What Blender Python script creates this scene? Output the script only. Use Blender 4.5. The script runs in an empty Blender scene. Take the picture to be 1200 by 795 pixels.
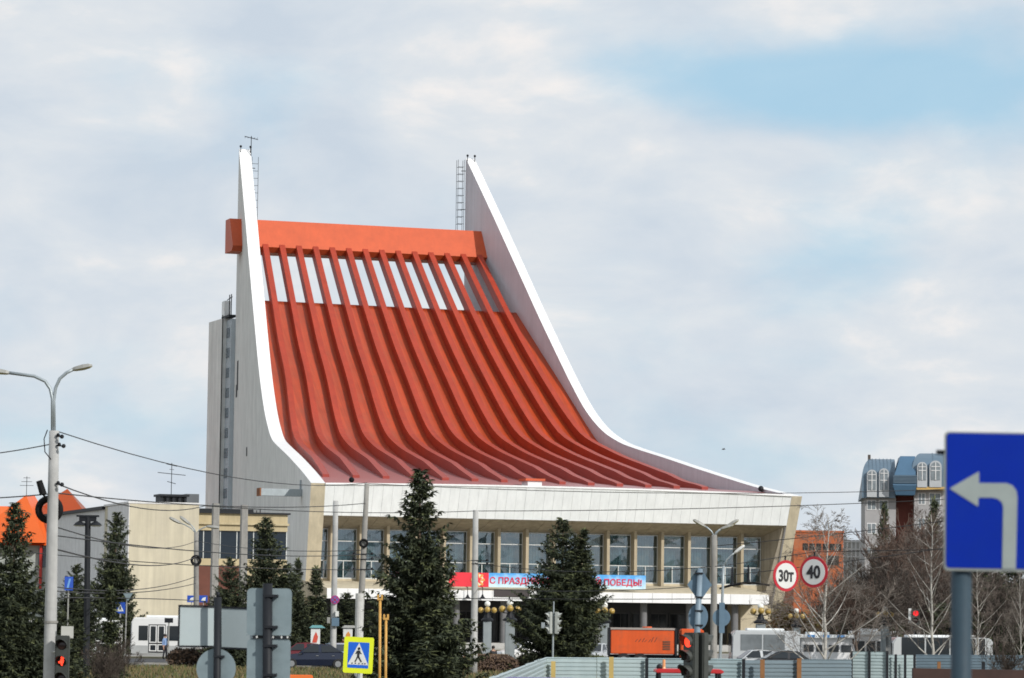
import bpy, bmesh, math, random
from mathutils import Vector, Matrix, noise
random.seed(7)
R = math.radians
SC = bpy.context.scene
COL = SC.collection

# ------------------------------------------------------------------ camera
FPX = 3900.0                       # focal length in pixels of a 1200 px wide frame
PITCH = math.atan((725 - 397.5) / FPX)
ROLL = .0125
EYE = Vector((0, 0, 3.2))
FW = Vector((0, math.cos(PITCH), math.sin(PITCH)))
U0 = Vector((0, -math.sin(PITCH), math.cos(PITCH)))
RT = Vector((1, 0, 0)) * math.cos(ROLL) + U0 * math.sin(ROLL)
UP = Vector((-1, 0, 0)) * math.sin(ROLL) + U0 * math.cos(ROLL)
cam_data = bpy.data.cameras.new('camera')
cam_data.sensor_width = 36
cam_data.lens = 36 * FPX / 1200
cam_data.clip_start = .5
cam_data.clip_end = 8000
cam = bpy.data.objects.new('camera', cam_data)
COL.objects.link(cam)
cam.matrix_world = Matrix(((RT.x, UP.x, -FW.x, EYE.x), (RT.y, UP.y, -FW.y, EYE.y), (RT.z, UP.z, -FW.z, EYE.z), (0, 0, 0, 1)))
SC.camera = cam

# ------------------------------------------------------------------ light
SUN_AZ = R(45)      # to the right of the direction from the theatre towards the camera
SUN_EL = R(30)
SUN_DIR = Vector((math.sin(SUN_AZ) * math.cos(SUN_EL), -math.cos(SUN_AZ) * math.cos(SUN_EL), math.sin(SUN_EL)))
sun_data = bpy.data.lights.new('sun', 'SUN')
sun_data.energy = 3.3
sun_data.angle = R(.5)
sun_data.color = (1, .96, .90)
sun = bpy.data.objects.new('sun', sun_data)
COL.objects.link(sun)
sun.rotation_euler = SUN_DIR.to_track_quat('Z', 'Y').to_euler()
sun.location = (60, -60, 80)
SC.view_settings.view_transform = 'Standard'
SC.view_settings.look = 'None'
SC.view_settings.exposure = 0
SC.view_settings.gamma = 1
cam_data.dof.use_dof = True
cam_data.dof.focus_distance = 340
cam_data.dof.aperture_fstop = 5.6
SC.cycles.filter_width = 1.7
SC.cycles.max_bounces = 6
SC.cycles.transparent_max_bounces = 12

world = bpy.data.worlds.new('World')
SC.world = world
world.use_nodes = True
wt = world.node_tree
wt.nodes.clear()


def wn(kind, **kw):
    n = wt.nodes.new(kind)
    for k, v in kw.items():
        setattr(n, k, v)
    return n


def build_sky():
    L = wt.links.new
    out = wn('ShaderNodeOutputWorld')
    bg = wn('ShaderNodeBackground')
    sky = wn('ShaderNodeTexSky', sky_type='NISHITA', sun_disc=False, sun_elevation=SUN_EL, sun_rotation=math.pi - SUN_AZ,
             air_density=1.0, dust_density=.6, ozone_density=2.0)
    skm = wn('ShaderNodeMix', data_type='RGBA', blend_type='MULTIPLY')
    skm.inputs[0].default_value = 1
    skm.inputs[7].default_value = (SKY_K, SKY_K, SKY_K, 1)
    L(sky.outputs[0], skm.inputs[6])
    tc = wn('ShaderNodeTexCoord')
    def noise_n(scale, loc, detail, rough, dist):
        mp = wn('ShaderNodeMapping')
        mp.inputs['Scale'].default_value = scale
        mp.inputs['Location'].default_value = loc
        L(tc.outputs['Generated'], mp.inputs[0])
        n = wn('ShaderNodeTexNoise')
        n.inputs['Scale'].default_value = 1
        n.inputs['Detail'].default_value = detail
        n.inputs['Roughness'].default_value = rough
        n.inputs['Distortion'].default_value = dist
        L(mp.outputs[0], n.inputs['Vector'])
        return n.outputs[0]

    def rng(x, a, b, c, d):
        r = wn('ShaderNodeMapRange', interpolation_type='SMOOTHSTEP')
        for i, v in enumerate((a, b, c, d)):
            r.inputs[1 + i].default_value = v
        L(x, r.inputs[0])
        return r.outputs[0]

    def math_n(op, a, b):
        m = wn('ShaderNodeMath', operation=op)
        for i, q in enumerate((a, b)):
            if isinstance(q, (int, float)):
                m.inputs[i].default_value = q
            else:
                L(q, m.inputs[i])
        return m.outputs[0]

    # billowing cloud cover; a few gaps let the blue through, the clearest one high on the right
    cover = noise_n((11, 11, 22), CLOUD_OFF, 9, .50, .12)
    gp = wn('ShaderNodeVectorMath', operation='SUBTRACT')
    gp.inputs[1].default_value = GAP_DIR
    L(tc.outputs['Generated'], gp.inputs[0])
    gs = wn('ShaderNodeVectorMath', operation='MULTIPLY')
    gs.inputs[1].default_value = (1 / .066, 1 / .3, 1 / .0125)
    L(gp.outputs[0], gs.inputs[0])
    gl_ = wn('ShaderNodeVectorMath', operation='LENGTH')
    L(gs.outputs[0], gl_.inputs[0])
    gap = rng(gl_.outputs['Value'], .0, 1.7, .32, 0)
    cov = math_n('SUBTRACT', cover, gap)
    cmask = rng(cov, .16, .52, .25, 1)
    # cloud light: grey-blue bellies, warm white tops
    lit = noise_n((17, 17, 36), (3.1, 1.7, .4), 10, .55, .25)
    cr = wn('ShaderNodeValToRGB')
    e = cr.color_ramp.elements
    e[0].position = .30
    e[0].color = (.595, .675, .765, 1)
    e[1].position = .68
    e[1].color = (.92, .885, .865, 1)
    for ps, c_ in ((.46, (.675, .735, .80, 1)), (.56, (.74, .78, .82, 1))):
        m = e.new(ps)
        m.color = c_
    L(lit, cr.inputs[0])
    hs = wn('ShaderNodeMix', data_type='RGBA')
    hs.inputs[0].default_value = .72
    hs.inputs[7].default_value = (.36, .67, .88, 1)
    L(skm.outputs[2], hs.inputs[6])
    mx = wn('ShaderNodeMix', data_type='RGBA')
    L(cmask, mx.inputs[0])
    L(hs.outputs[2], mx.inputs[6])
    L(cr.outputs[0], mx.inputs[7])
    L(mx.outputs[2], bg.inputs[0])
    bg.inputs[1].default_value = 1.0
    L(bg.outputs[0], out.inputs[0])


GAP_DIR = Vector((FW * FPX + RT * (975 - 600) - UP * (100 - 397.5))).normalized()
SKY_K = .1
CLOUD_OFF = (0.3, 0.0, 1.2)
build_sky()

# ------------------------------------------------------------------ placing helpers


def at(u, v, Y):
    """point of the place seen at photograph pixel u, v, at depth Y metres"""
    d = FW * FPX + RT * (u - 600) - UP * (v - 397.5)
    return EYE + d * (Y / d.y)


def gx(u, Y, z=0.0):
    dz = z - EYE.z
    k = (u - 600) / FPX
    return (k * (Y * FW.y + dz * FW.z) - Y * RT.y - dz * RT.z) / RT.x


def zz(u, v, Y):
    return at(u, v, Y).z


def mpp(Y):
    return Y / FPX


# ------------------------------------------------------------------ materials
MATS = {}


def mat(name, color, rough=.6, var=.12, scale=1.5, bump=0.0, metal=0.0, streak=0.0, spec=.5, emit=None, dirt=None, detail=5, bscale=None, sscale=(1.6, 1.6, .09)):
    if name in MATS:
        return MATS[name]
    m = bpy.data.materials.new(name)
    m.use_nodes = True
    nt = m.node_tree
    L = nt.links.new
    b = nt.nodes['Principled BSDF']
    b.inputs['Roughness'].default_value = rough
    b.inputs['Metallic'].default_value = metal
    b.inputs['Specular IOR Level'].default_value = spec
    tc = nt.nodes.new('ShaderNodeTexCoord')
    n = nt.nodes.new('ShaderNodeTexNoise')
    n.inputs['Scale'].default_value = scale
    n.inputs['Detail'].default_value = detail
    n.inputs['Roughness'].default_value = .62
    L(tc.outputs['Object'], n.inputs['Vector'])
    mr = nt.nodes.new('ShaderNodeMapRange')
    mr.inputs[1].default_value = .25
    mr.inputs[2].default_value = .75
    mr.inputs[3].default_value = 1 - var
    mr.inputs[4].default_value = 1 + var
    L(n.outputs[0], mr.inputs[0])
    fac = mr.outputs[0]
    if streak:
        mp = nt.nodes.new('ShaderNodeMapping')
        mp.inputs['Scale'].default_value = sscale
        L(tc.outputs['Object'], mp.inputs[0])
        n2 = nt.nodes.new('ShaderNodeTexNoise')
        n2.inputs['Scale'].default_value = 1.0
        n2.inputs['Detail'].default_value = 7
        n2.inputs['Roughness'].default_value = .7
        L(mp.outputs[0], n2.inputs['Vector'])
        m2 = nt.nodes.new('ShaderNodeMapRange')
        m2.inputs[1].default_value = .35
        m2.inputs[2].default_value = .65
        m2.inputs[3].default_value = 1 - streak
        m2.inputs[4].default_value = 1 + streak * .4
        L(n2.outputs[0], m2.inputs[0])
        mu = nt.nodes.new('ShaderNodeMath')
        mu.operation = 'MULTIPLY'
        L(fac, mu.inputs[0])
        L(m2.outputs[0], mu.inputs[1])
        fac = mu.outputs[0]
    hv = nt.nodes.new('ShaderNodeVectorMath')
    hv.operation = 'SCALE'
    hv.inputs[0].default_value = color[:3]
    L(fac, hv.inputs['Scale'])
    last = hv.outputs[0]
    if dirt:
        n3 = nt.nodes.new('ShaderNodeTexNoise')
        n3.inputs['Scale'].default_value = dirt[1]
        n3.inputs['Detail'].default_value = 8
        n3.inputs['Roughness'].default_value = .7
        L(tc.outputs['Object'], n3.inputs['Vector'])
        m3 = nt.nodes.new('ShaderNodeMapRange')
        m3.inputs[1].default_value = .48
        m3.inputs[2].default_value = .72
        m3.inputs[4].default_value = dirt[2]
        L(n3.outputs[0], m3.inputs[0])
        mx = nt.nodes.new('ShaderNodeMix')
        mx.data_type = 'RGBA'
        mx.inputs[7].default_value = (*dirt[0], 1)
        L(m3.outputs[0], mx.inputs[0])
        L(last, mx.inputs[6])
        last = mx.outputs[2]
    L(last, b.inputs['Base Color'])
    if bump:
        nb = n
        if bscale:
            nb = nt.nodes.new('ShaderNodeTexNoise')
            nb.inputs['Scale'].default_value = bscale
            nb.inputs['Detail'].default_value = 4
            L(tc.outputs['Object'], nb.inputs['Vector'])
        bp = nt.nodes.new('ShaderNodeBump')
        bp.inputs['Strength'].default_value = bump
        bp.inputs['Distance'].default_value = .05
        L(nb.outputs[0], bp.inputs['Height'])
        L(bp.outputs[0], b.inputs['Normal'])
    if emit:
        b.inputs['Emission Color'].default_value = (*emit[0], 1)
        b.inputs['Emission Strength'].default_value = emit[1]
    MATS[name] = m
    return m


def glass_mat(name, tint, clear=.35, rough=.03):
    if name in MATS:
        return MATS[name]
    m = bpy.data.materials.new(name)
    m.use_nodes = True
    nt = m.node_tree
    nt.nodes.clear()
    L = nt.links.new
    out = nt.nodes.new('ShaderNodeOutputMaterial')
    tr = nt.nodes.new('ShaderNodeBsdfTransparent')
    tr.inputs[0].default_value = (*tint, 1)
    gl = nt.nodes.new('ShaderNodeBsdfGlossy')
    gl.inputs['Roughness'].default_value = rough
    gl.inputs['Color'].default_value = (.9, .95, 1, 1)
    tc = nt.nodes.new('ShaderNodeTexCoord')
    nz = nt.nodes.new('ShaderNodeTexNoise')
    nz.inputs['Scale'].default_value = .35
    L(tc.outputs['Object'], nz.inputs[0])
    bp = nt.nodes.new('ShaderNodeBump')
    bp.inputs['Strength'].default_value = .25
    bp.inputs['Distance'].default_value = .15
    L(nz.outputs[0], bp.inputs['Height'])
    L(bp.outputs[0], gl.inputs['Normal'])
    mx = nt.nodes.new('ShaderNodeMixShader')
    mx.inputs[0].default_value = 1 - clear
    L(tr.outputs[0], mx.inputs[1])
    L(gl.outputs[0], mx.inputs[2])
    L(mx.outputs[0], out.inputs[0])
    MATS[name] = m
    return m


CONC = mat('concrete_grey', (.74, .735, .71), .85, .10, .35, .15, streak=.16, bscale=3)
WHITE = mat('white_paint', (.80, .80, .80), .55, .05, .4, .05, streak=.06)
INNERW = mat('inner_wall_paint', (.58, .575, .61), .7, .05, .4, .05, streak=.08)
WHITEP = mat('white_panel', (.85, .87, .87), .5, .04, .5, .05, streak=.08)
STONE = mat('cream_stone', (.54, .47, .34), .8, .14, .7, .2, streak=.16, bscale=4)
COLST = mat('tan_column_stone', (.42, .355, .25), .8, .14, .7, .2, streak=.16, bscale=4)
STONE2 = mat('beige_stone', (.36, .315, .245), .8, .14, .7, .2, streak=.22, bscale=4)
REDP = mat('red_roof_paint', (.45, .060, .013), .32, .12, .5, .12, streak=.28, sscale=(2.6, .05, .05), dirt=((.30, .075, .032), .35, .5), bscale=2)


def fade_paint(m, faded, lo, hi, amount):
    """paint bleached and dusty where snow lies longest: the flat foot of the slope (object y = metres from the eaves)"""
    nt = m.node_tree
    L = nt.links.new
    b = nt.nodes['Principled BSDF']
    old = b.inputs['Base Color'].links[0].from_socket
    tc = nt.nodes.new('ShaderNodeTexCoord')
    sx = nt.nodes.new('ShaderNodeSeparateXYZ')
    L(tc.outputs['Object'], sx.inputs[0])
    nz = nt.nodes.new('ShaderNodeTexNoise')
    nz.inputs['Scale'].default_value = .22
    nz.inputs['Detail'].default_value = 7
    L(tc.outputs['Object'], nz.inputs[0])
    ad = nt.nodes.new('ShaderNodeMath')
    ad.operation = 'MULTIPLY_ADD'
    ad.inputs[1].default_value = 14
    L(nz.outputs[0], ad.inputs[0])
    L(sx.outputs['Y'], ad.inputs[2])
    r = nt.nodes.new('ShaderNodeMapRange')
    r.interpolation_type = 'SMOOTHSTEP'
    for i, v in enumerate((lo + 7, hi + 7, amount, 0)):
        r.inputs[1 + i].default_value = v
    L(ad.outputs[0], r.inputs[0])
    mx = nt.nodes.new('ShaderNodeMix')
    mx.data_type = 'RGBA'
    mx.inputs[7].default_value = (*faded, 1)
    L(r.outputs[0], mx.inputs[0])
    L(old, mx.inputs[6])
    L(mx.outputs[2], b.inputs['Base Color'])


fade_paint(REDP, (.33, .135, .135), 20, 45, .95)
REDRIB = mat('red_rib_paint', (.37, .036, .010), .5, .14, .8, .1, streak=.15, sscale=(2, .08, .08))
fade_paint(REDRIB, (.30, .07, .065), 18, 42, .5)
ORANGE = mat('orange_beam_paint', (.55, .085, .02), .5, .10, .6, .1, streak=.06)
GLASS = glass_mat('window_glass', (.60, .70, .72), .84)
DGLASS = glass_mat('dark_glass', (.35, .42, .48), .5)
CURT = mat('curtain_cloth', (.29, .36, .36), .9, .3, .35, streak=.3)
FRAME = mat('pale_metal_frame', (.55, .57, .56), .4, .08, 2)
DARKM = mat('dark_metal', (.016, .018, .022), .55, .2, 3, spec=.22)
BLACK = mat('black_rubber', (.008, .008, .009), .75, .2, 3, spec=.2)
GALV = mat('galvanised_steel', (.33, .37, .39), .45, .12, 2, .05, metal=.35)
POLEC = mat('spun_concrete', (.44, .44, .43), .85, .16, 2.2, .2, streak=.2, bscale=9)
POLED = mat('weathered_concrete', (.30, .29, .27), .9, .2, 2.2, .25, streak=.25, bscale=9)
ASPH = mat('asphalt', (.055, .055, .058), .9, .2, .6, .2, bscale=14)
PAVE = mat('paving', (.30, .29, .27), .9, .15, .8, .15, bscale=8)
NEED = mat('spruce_needles', (.056, .068, .040), .75, .5, 1.3, spec=.25)
NEEDL = mat('light_needles', (.105, .118, .052), .75, .4, 1.3, spec=.25)
BARK = mat('brown_bark', (.10, .07, .05), .95, .3, 4, .4)
BIRCH = mat('birch_bark', (.48, .46, .42), .8, .15, 3, .1, dirt=((.04, .035, .03), 6, .8))
TWIG = mat('grey_brown_twig', (.10, .075, .06), .9, .3, 1)
RTWIG = mat('reddish_twig', (.092, .060, .046), .9, .35, .6)

# ------------------------------------------------------------------ mesh helpers


class MB:
    def __init__(self):
        self.v = []
        self.f = []
        self.m = []

    def face(self, pts, mi=0):
        n = len(self.v)
        self.v += [tuple(p) for p in pts]
        self.f.append(tuple(range(n, n + len(pts))))
        self.m.append(mi)
        return self

    def hexa(self, p, mi=0):
        """eight corners: bottom ring then top ring, both counter clockwise from above"""
        n = len(self.v)
        self.v += [tuple(q) for q in p]
        for f in ((3, 2, 1, 0), (4, 5, 6, 7), (0, 1, 5, 4), (1, 2, 6, 5), (2, 3, 7, 6), (3, 0, 4, 7)):
            self.f.append(tuple(n + i for i in f))
            self.m.append(mi)
        return self

    def box(self, x0, x1, y0, y1, z0, z1, mi=0):
        return self.hexa(((x0, y0, z0), (x1, y0, z0), (x1, y1, z0), (x0, y1, z0), (x0, y0, z1), (x1, y0, z1), (x1, y1, z1), (x0, y1, z1)), mi)

    def prism(self, poly, axis, a0, a1, mi=0):
        """poly: 2-D outline; extruded along axis ('x': (y,z), 'y': (x,z), 'z': (x,y))"""
        def mk(p, a):
            return {'x': (a, p[0], p[1]), 'y': (p[0], a, p[1]), 'z': (p[0], p[1], a)}[axis]
        n = len(self.v)
        k = len(poly)
        self.v += [mk(p, a0) for p in poly] + [mk(p, a1) for p in poly]
        self.f.append(tuple(range(n, n + k)))
        self.f.append(tuple(range(n + 2 * k - 1, n + k - 1, -1)))
        self.m += [mi, mi]
        for i in range(k):
            j = (i + 1) % k
            self.f.append((n + i, n + k + i, n + k + j, n + j))
            self.m.append(mi)
        return self

    def tube(self, pts, rads, k=8, mi=0, cap=True):
        pts = [Vector(p) for p in pts]
        if not hasattr(rads, '__len__'):
            rads = [rads] * len(pts)
        n = len(self.v)
        t0 = (pts[1] - pts[0]).normalized()
        ref = Vector((0, 0, 1)) if abs(t0.z) < .9 else Vector((1, 0, 0))
        for i, p in enumerate(pts):
            t = (pts[min(i + 1, len(pts) - 1)] - pts[max(i - 1, 0)]).normalized()
            a = t.cross(ref)
            if a.length < 1e-4:
                a = t.cross(Vector((0, 1, 0)))
            a.normalize()
            b = t.cross(a)
            for q in range(k):
                c = 2 * math.pi * q / k
                self.v.append(tuple(p + (a * math.cos(c) + b * math.sin(c)) * rads[i]))
        for i in range(len(pts) - 1):
            for q in range(k):
                r = (q + 1) % k
                self.f.append((n + i * k + q, n + i * k + r, n + (i + 1) * k + r, n + (i + 1) * k + q))
                self.m.append(mi)
        if cap:
            self.f.append(tuple(n + q for q in range(k - 1, -1, -1)))
            self.f.append(tuple(n + (len(pts) - 1) * k + q for q in range(k)))
            self.m += [mi, mi]
        return self

    def ball(self, c, r, seg=10, rings=6, mi=0, sc=(1, 1, 1)):
        n = len(self.v)
        c = Vector(c)
        for i in range(rings + 1):
            a = math.pi * i / rings
            for q in range(seg):
                b = 2 * math.pi * q / seg
                self.v.append((c.x + r * sc[0] * math.sin(a) * math.cos(b), c.y + r * sc[1] * math.sin(a) * math.sin(b), c.z + r * sc[2] * math.cos(a)))
        for i in range(rings):
            for q in range(seg):
                s = (q + 1) % seg
                self.f.append((n + i * seg + q, n + (i + 1) * seg + q, n + (i + 1) * seg + s, n + i * seg + s))
                self.m.append(mi)
        return self

    def torus(self, c, Rr, r, axis='y', k=20, kk=8, mi=0):
        c = Vector(c)
        pts = []
        n = len(self.v)
        for i in range(k):
            a = 2 * math.pi * i / k
            for j in range(kk):
                b = 2 * math.pi * j / kk
                rr = Rr + r * math.cos(b)
                h = r * math.sin(b)
                d = {'y': (rr * math.cos(a), h, rr * math.sin(a)), 'z': (rr * math.cos(a), rr * math.sin(a), h), 'x': (h, rr * math.cos(a), rr * math.sin(a))}[axis]
                self.v.append(tuple(c + Vector(d)))
        for i in range(k):
            for j in range(kk):
                a, b = (i + 1) % k, (j + 1) % kk
                self.f.append((n + i * kk + j, n + a * kk + j, n + a * kk + b, n + i * kk + b))
                self.m.append(mi)
        return self

    def xf(self, M):
        self.v = [tuple(M @ Vector(p)) for p in self.v]
        return self

    def mesh(self, name, mats, smooth=False):
        me = bpy.data.meshes.new(name)
        me.from_pydata(self.v, [], self.f)
        for m in (mats if isinstance(mats, (list, tuple)) else [mats]):
            me.materials.append(m)
        me.polygons.foreach_set('material_index', self.m)
        if smooth:
            me.polygons.foreach_set('use_smooth', [True] * len(self.f))
        bm = bmesh.new()
        bm.from_mesh(me)
        bmesh.ops.recalc_face_normals(bm, faces=bm.faces)
        bm.to_mesh(me)
        bm.free()
        me.update()
        return me

    def build(self, name, mats, parent=None, loc=None, rz=0, smooth=False, bevel=0):
        me = self.mesh(name, mats, smooth)
        if bevel:
            bm = bmesh.new()
            bm.from_mesh(me)
            bmesh.ops.bevel(bm, geom=[e for e in bm.edges if len(e.link_faces) == 2 and e.calc_face_angle(0) > .6], offset=bevel, segments=2, affect='EDGES', clamp_overlap=True)
            bm.to_mesh(me)
            bm.free()
        return link(name, me, parent, loc, rz)


def link(name, me, parent=None, loc=None, rz=0):
    o = bpy.data.objects.new(name, me)
    COL.objects.link(o)
    if parent:
        o.parent = parent
    if loc is not None:
        o.location = loc
    o.rotation_euler[2] = rz
    return o


def tag(o, label, cat, group=None, kind=None):
    if label:
        o['label'] = label
    if cat:
        o['category'] = cat
    if group:
        o['group'] = group
    if kind:
        o['kind'] = kind
    return o


def thing(name, label, cat, loc=(0, 0, 0), rz=0, group=None):
    o = bpy.data.objects.new(name, None)
    COL.objects.link(o)
    o.location = loc
    o.rotation_euler = (0, 0, rz)
    o.empty_display_size = .3
    return tag(o, label, cat, group)


def copy_tree(o, parent=None):
    c = o.copy()
    COL.objects.link(c)
    c.parent = parent
    for ch in list(KIDS(o)):
        copy_tree(ch, c)
    return c


def KIDS(o):
    return [x for x in bpy.data.objects if x.parent == o]


def lerp(a, b, t):
    return a + (b - a) * t


def interp(tab, x):
    if x <= tab[0][0]:
        return tab[0][1]
    for (a, b), (c, d) in zip(tab, tab[1:]):
        if x <= c:
            return b + (d - b) * (x - a) / (c - a)
    return tab[-1][1]


def smooth_tab(tab, n):
    """Catmull-Rom through a table of (x, y), n samples per span"""
    p = [tab[0]] + list(tab) + [tab[-1]]
    out = []
    for i in range(1, len(p) - 2):
        for k in range(n):
            t = k / n
            q = []
            for c in (0, 1):
                a, b, d, e = p[i - 1][c], p[i][c], p[i + 1][c], p[i + 2][c]
                q.append(.5 * (2 * b + (d - a) * t + (2 * a - 5 * b + 4 * d - e) * t * t + (3 * b - a - 3 * d + e) * t ** 3))
            out.append(tuple(q))
    return out + [tab[-1]]


def text_mesh(txt, size, depth=.01, align='CENTER', bold=0.0, sx=1.0):
    cu = bpy.data.curves.new('lettering', 'FONT')
    cu.body = txt
    cu.size = size
    cu.align_x = align
    cu.align_y = 'CENTER'
    cu.extrude = depth
    cu.offset = bold
    cu.resolution_u = 3
    ob = bpy.data.objects.new('lettering', cu)
    COL.objects.link(ob)
    dg = bpy.context.evaluated_depsgraph_get()
    me = bpy.data.meshes.new_from_object(ob.evaluated_get(dg))
    bpy.data.objects.remove(ob)
    bpy.data.curves.remove(cu)
    # lay it into the x-z plane facing -y
    me.transform(Matrix.Diagonal((sx, 1, 1, 1)))
    me.transform(Matrix.Rotation(R(90), 4, 'X'))
    me.name = 'lettering'
    return me


def text(txt, size, m, parent, loc, bold=0.0, sx=1.0, depth=.004, name='lettering'):
    me = text_mesh(txt, size, depth, bold=bold, sx=sx)
    me.materials.clear()
    me.materials.append(m)
    return link(name, me, parent, loc)

# ================================================================== ground
g = MB()
g.face(((-4000, -300, 0), (4000, -300, 0), (4000, 6000, 0), (-4000, 6000, 0)))
GRASS = mat('spring_grass', (.105, .088, .040), .95, .35, .12, .3, bscale=3, dirt=((.07, .085, .03), .5, .8))
tag(g.build('ground', GRASS), None, None, kind='structure')


def sheet(name, pts, z, m):
    b = MB()
    n = len(pts)
    b.prism(pts, 'z', z - .3, z)
    return tag(b.build(name, m), None, None, kind='structure')


sheet('road', ((-300, -20), (300, -20), (300, 66), (-300, 66)), .004, ASPH)
sheet('road', ((-400, 205), (400, 222), (400, 250), (-400, 233)), .004, ASPH)
sheet('plaza', ((-60, 251), (90, 257), (90, 330), (-60, 330)), .008, PAVE)
kb = MB()
kb.box(-300, 300, 66.3, 66.6, -.2, .13)
tag(kb.build('kerb', PAVE), None, None, kind='structure')
kb = MB()
kb.prism(((-400, 204.4), (400, 221.4), (400, 221.7), (-400, 204.7)), 'z', -.2, .13)
tag(kb.build('kerb', PAVE), None, None, kind='structure')

# ================================================================== theatre
FL = at(364.5, 565.5, 345)
FR = at(940, 582, 362.5)
MID = (FL + FR) / 2
EX = FR - FL
EX.z = 0
WID = EX.length
TANG = math.atan2(EX.y, EX.x)
HW = WID / 2
LT = 84.0
SL, SR = -15.54, 16.57
T_LOC = (MID.x, MID.y, 0)
T_M = Matrix.Translation(T_LOC) @ Matrix.Rotation(TANG, 4, 'Z')
T_I = T_M.inverted()


def theatre_at(u, v, t):
    """photograph pixel onto the theatre's own plane at depth t behind its front"""
    a = T_I @ EYE
    d = T_I.to_3x3() @ (FW * FPX + RT * (u - 600) - UP * (v - 397.5))
    return a + d * ((t - a.y) / d.y)


th = thing('theatre', 'theatre with a sweeping ribbed red roof between two tall white curved side walls', 'theatre', T_LOC, TANG)

wallL = smooth_tab([(0, 16.95), (6, 18.1), (14, 19.5), (22.5, 20.9), (31, 22.2), (38, 23.4), (42.5, 25.0), (47, 27.3), (52.5, 31.3), (57.5, 36.0), (62.5, 41.1), (68, 46.8), (72.8, 51.9), (78.6, 57.9), (84, 63.5)], 5)
wallR = smooth_tab([(0, 16.85), (8, 18.1), (15, 19.4), (22, 20.75), (29, 22.15), (36, 23.5), (40.3, 24.5), (44.6, 26.1), (48.7, 28.6), (52.4, 31.8), (55.8, 35.1), (61.6, 40.9), (66.2, 45.7), (70.6, 50.3), (75.4, 55.3), (80.8, 60.8), (84, 64.0)], 5)
roofR = smooth_tab([(-.2, 16.72), (8, 17.6), (16, 18.05), (28, 20.1), (37, 21.9), (44.1, 24.0), (47.9, 26.4), (52.5, 30.0), (56.1, 32.8), (60.2, 35.95), (66.5, 40.8), (73.1, 45.9), (80, 51.2)], 5)
roofL = smooth_tab([(-.2, 16.9), (8, 18.05), (14, 18.95), (24, 20.3), (34, 21.7), (41, 23.2), (45, 25.0), (50, 28.4), (55, 32.3), (60, 36.0), (66.5, 41.0), (73.1, 46.0), (80, 51.2)], 5)
RIB_A = [(4, -24.6), (6, -24.3), (22, -21.8), (41, -18.6), (47, -17.6), (53, -16.6), (59.5, -15.9), (64, -15.3), (70, -14.5), (78.6, -13.4)]
RIB_B = [(4, 18.9), (8, 19.1), (19, 19.6), (30, 19.65), (38, 19.4), (43, 18.7), (47, 17.9), (51, 17.15), (56, 16.45), (62, 15.9), (69, 15.5), (78.6, 15.2)]
TH_L, TH_R = 1.55, 1.2


def wall_s(side, t):
    return lerp(-HW, SL, t / LT) if side < 0 else lerp(HW, SR, t / LT)


def roof_z(s, t):
    x = (s - wall_s(-1, t)) / (wall_s(1, t) - wall_s(-1, t))
    zl = min(interp(roofL, t), interp(wallL, t) - .35)
    zr = interp(roofR, t)
    x = min(1, max(0, x))
    return lerp(zl, zr, x) + .12 * (1 - (2 * x - 1) ** 2) * max(0, 1 - t / 40)


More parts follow.
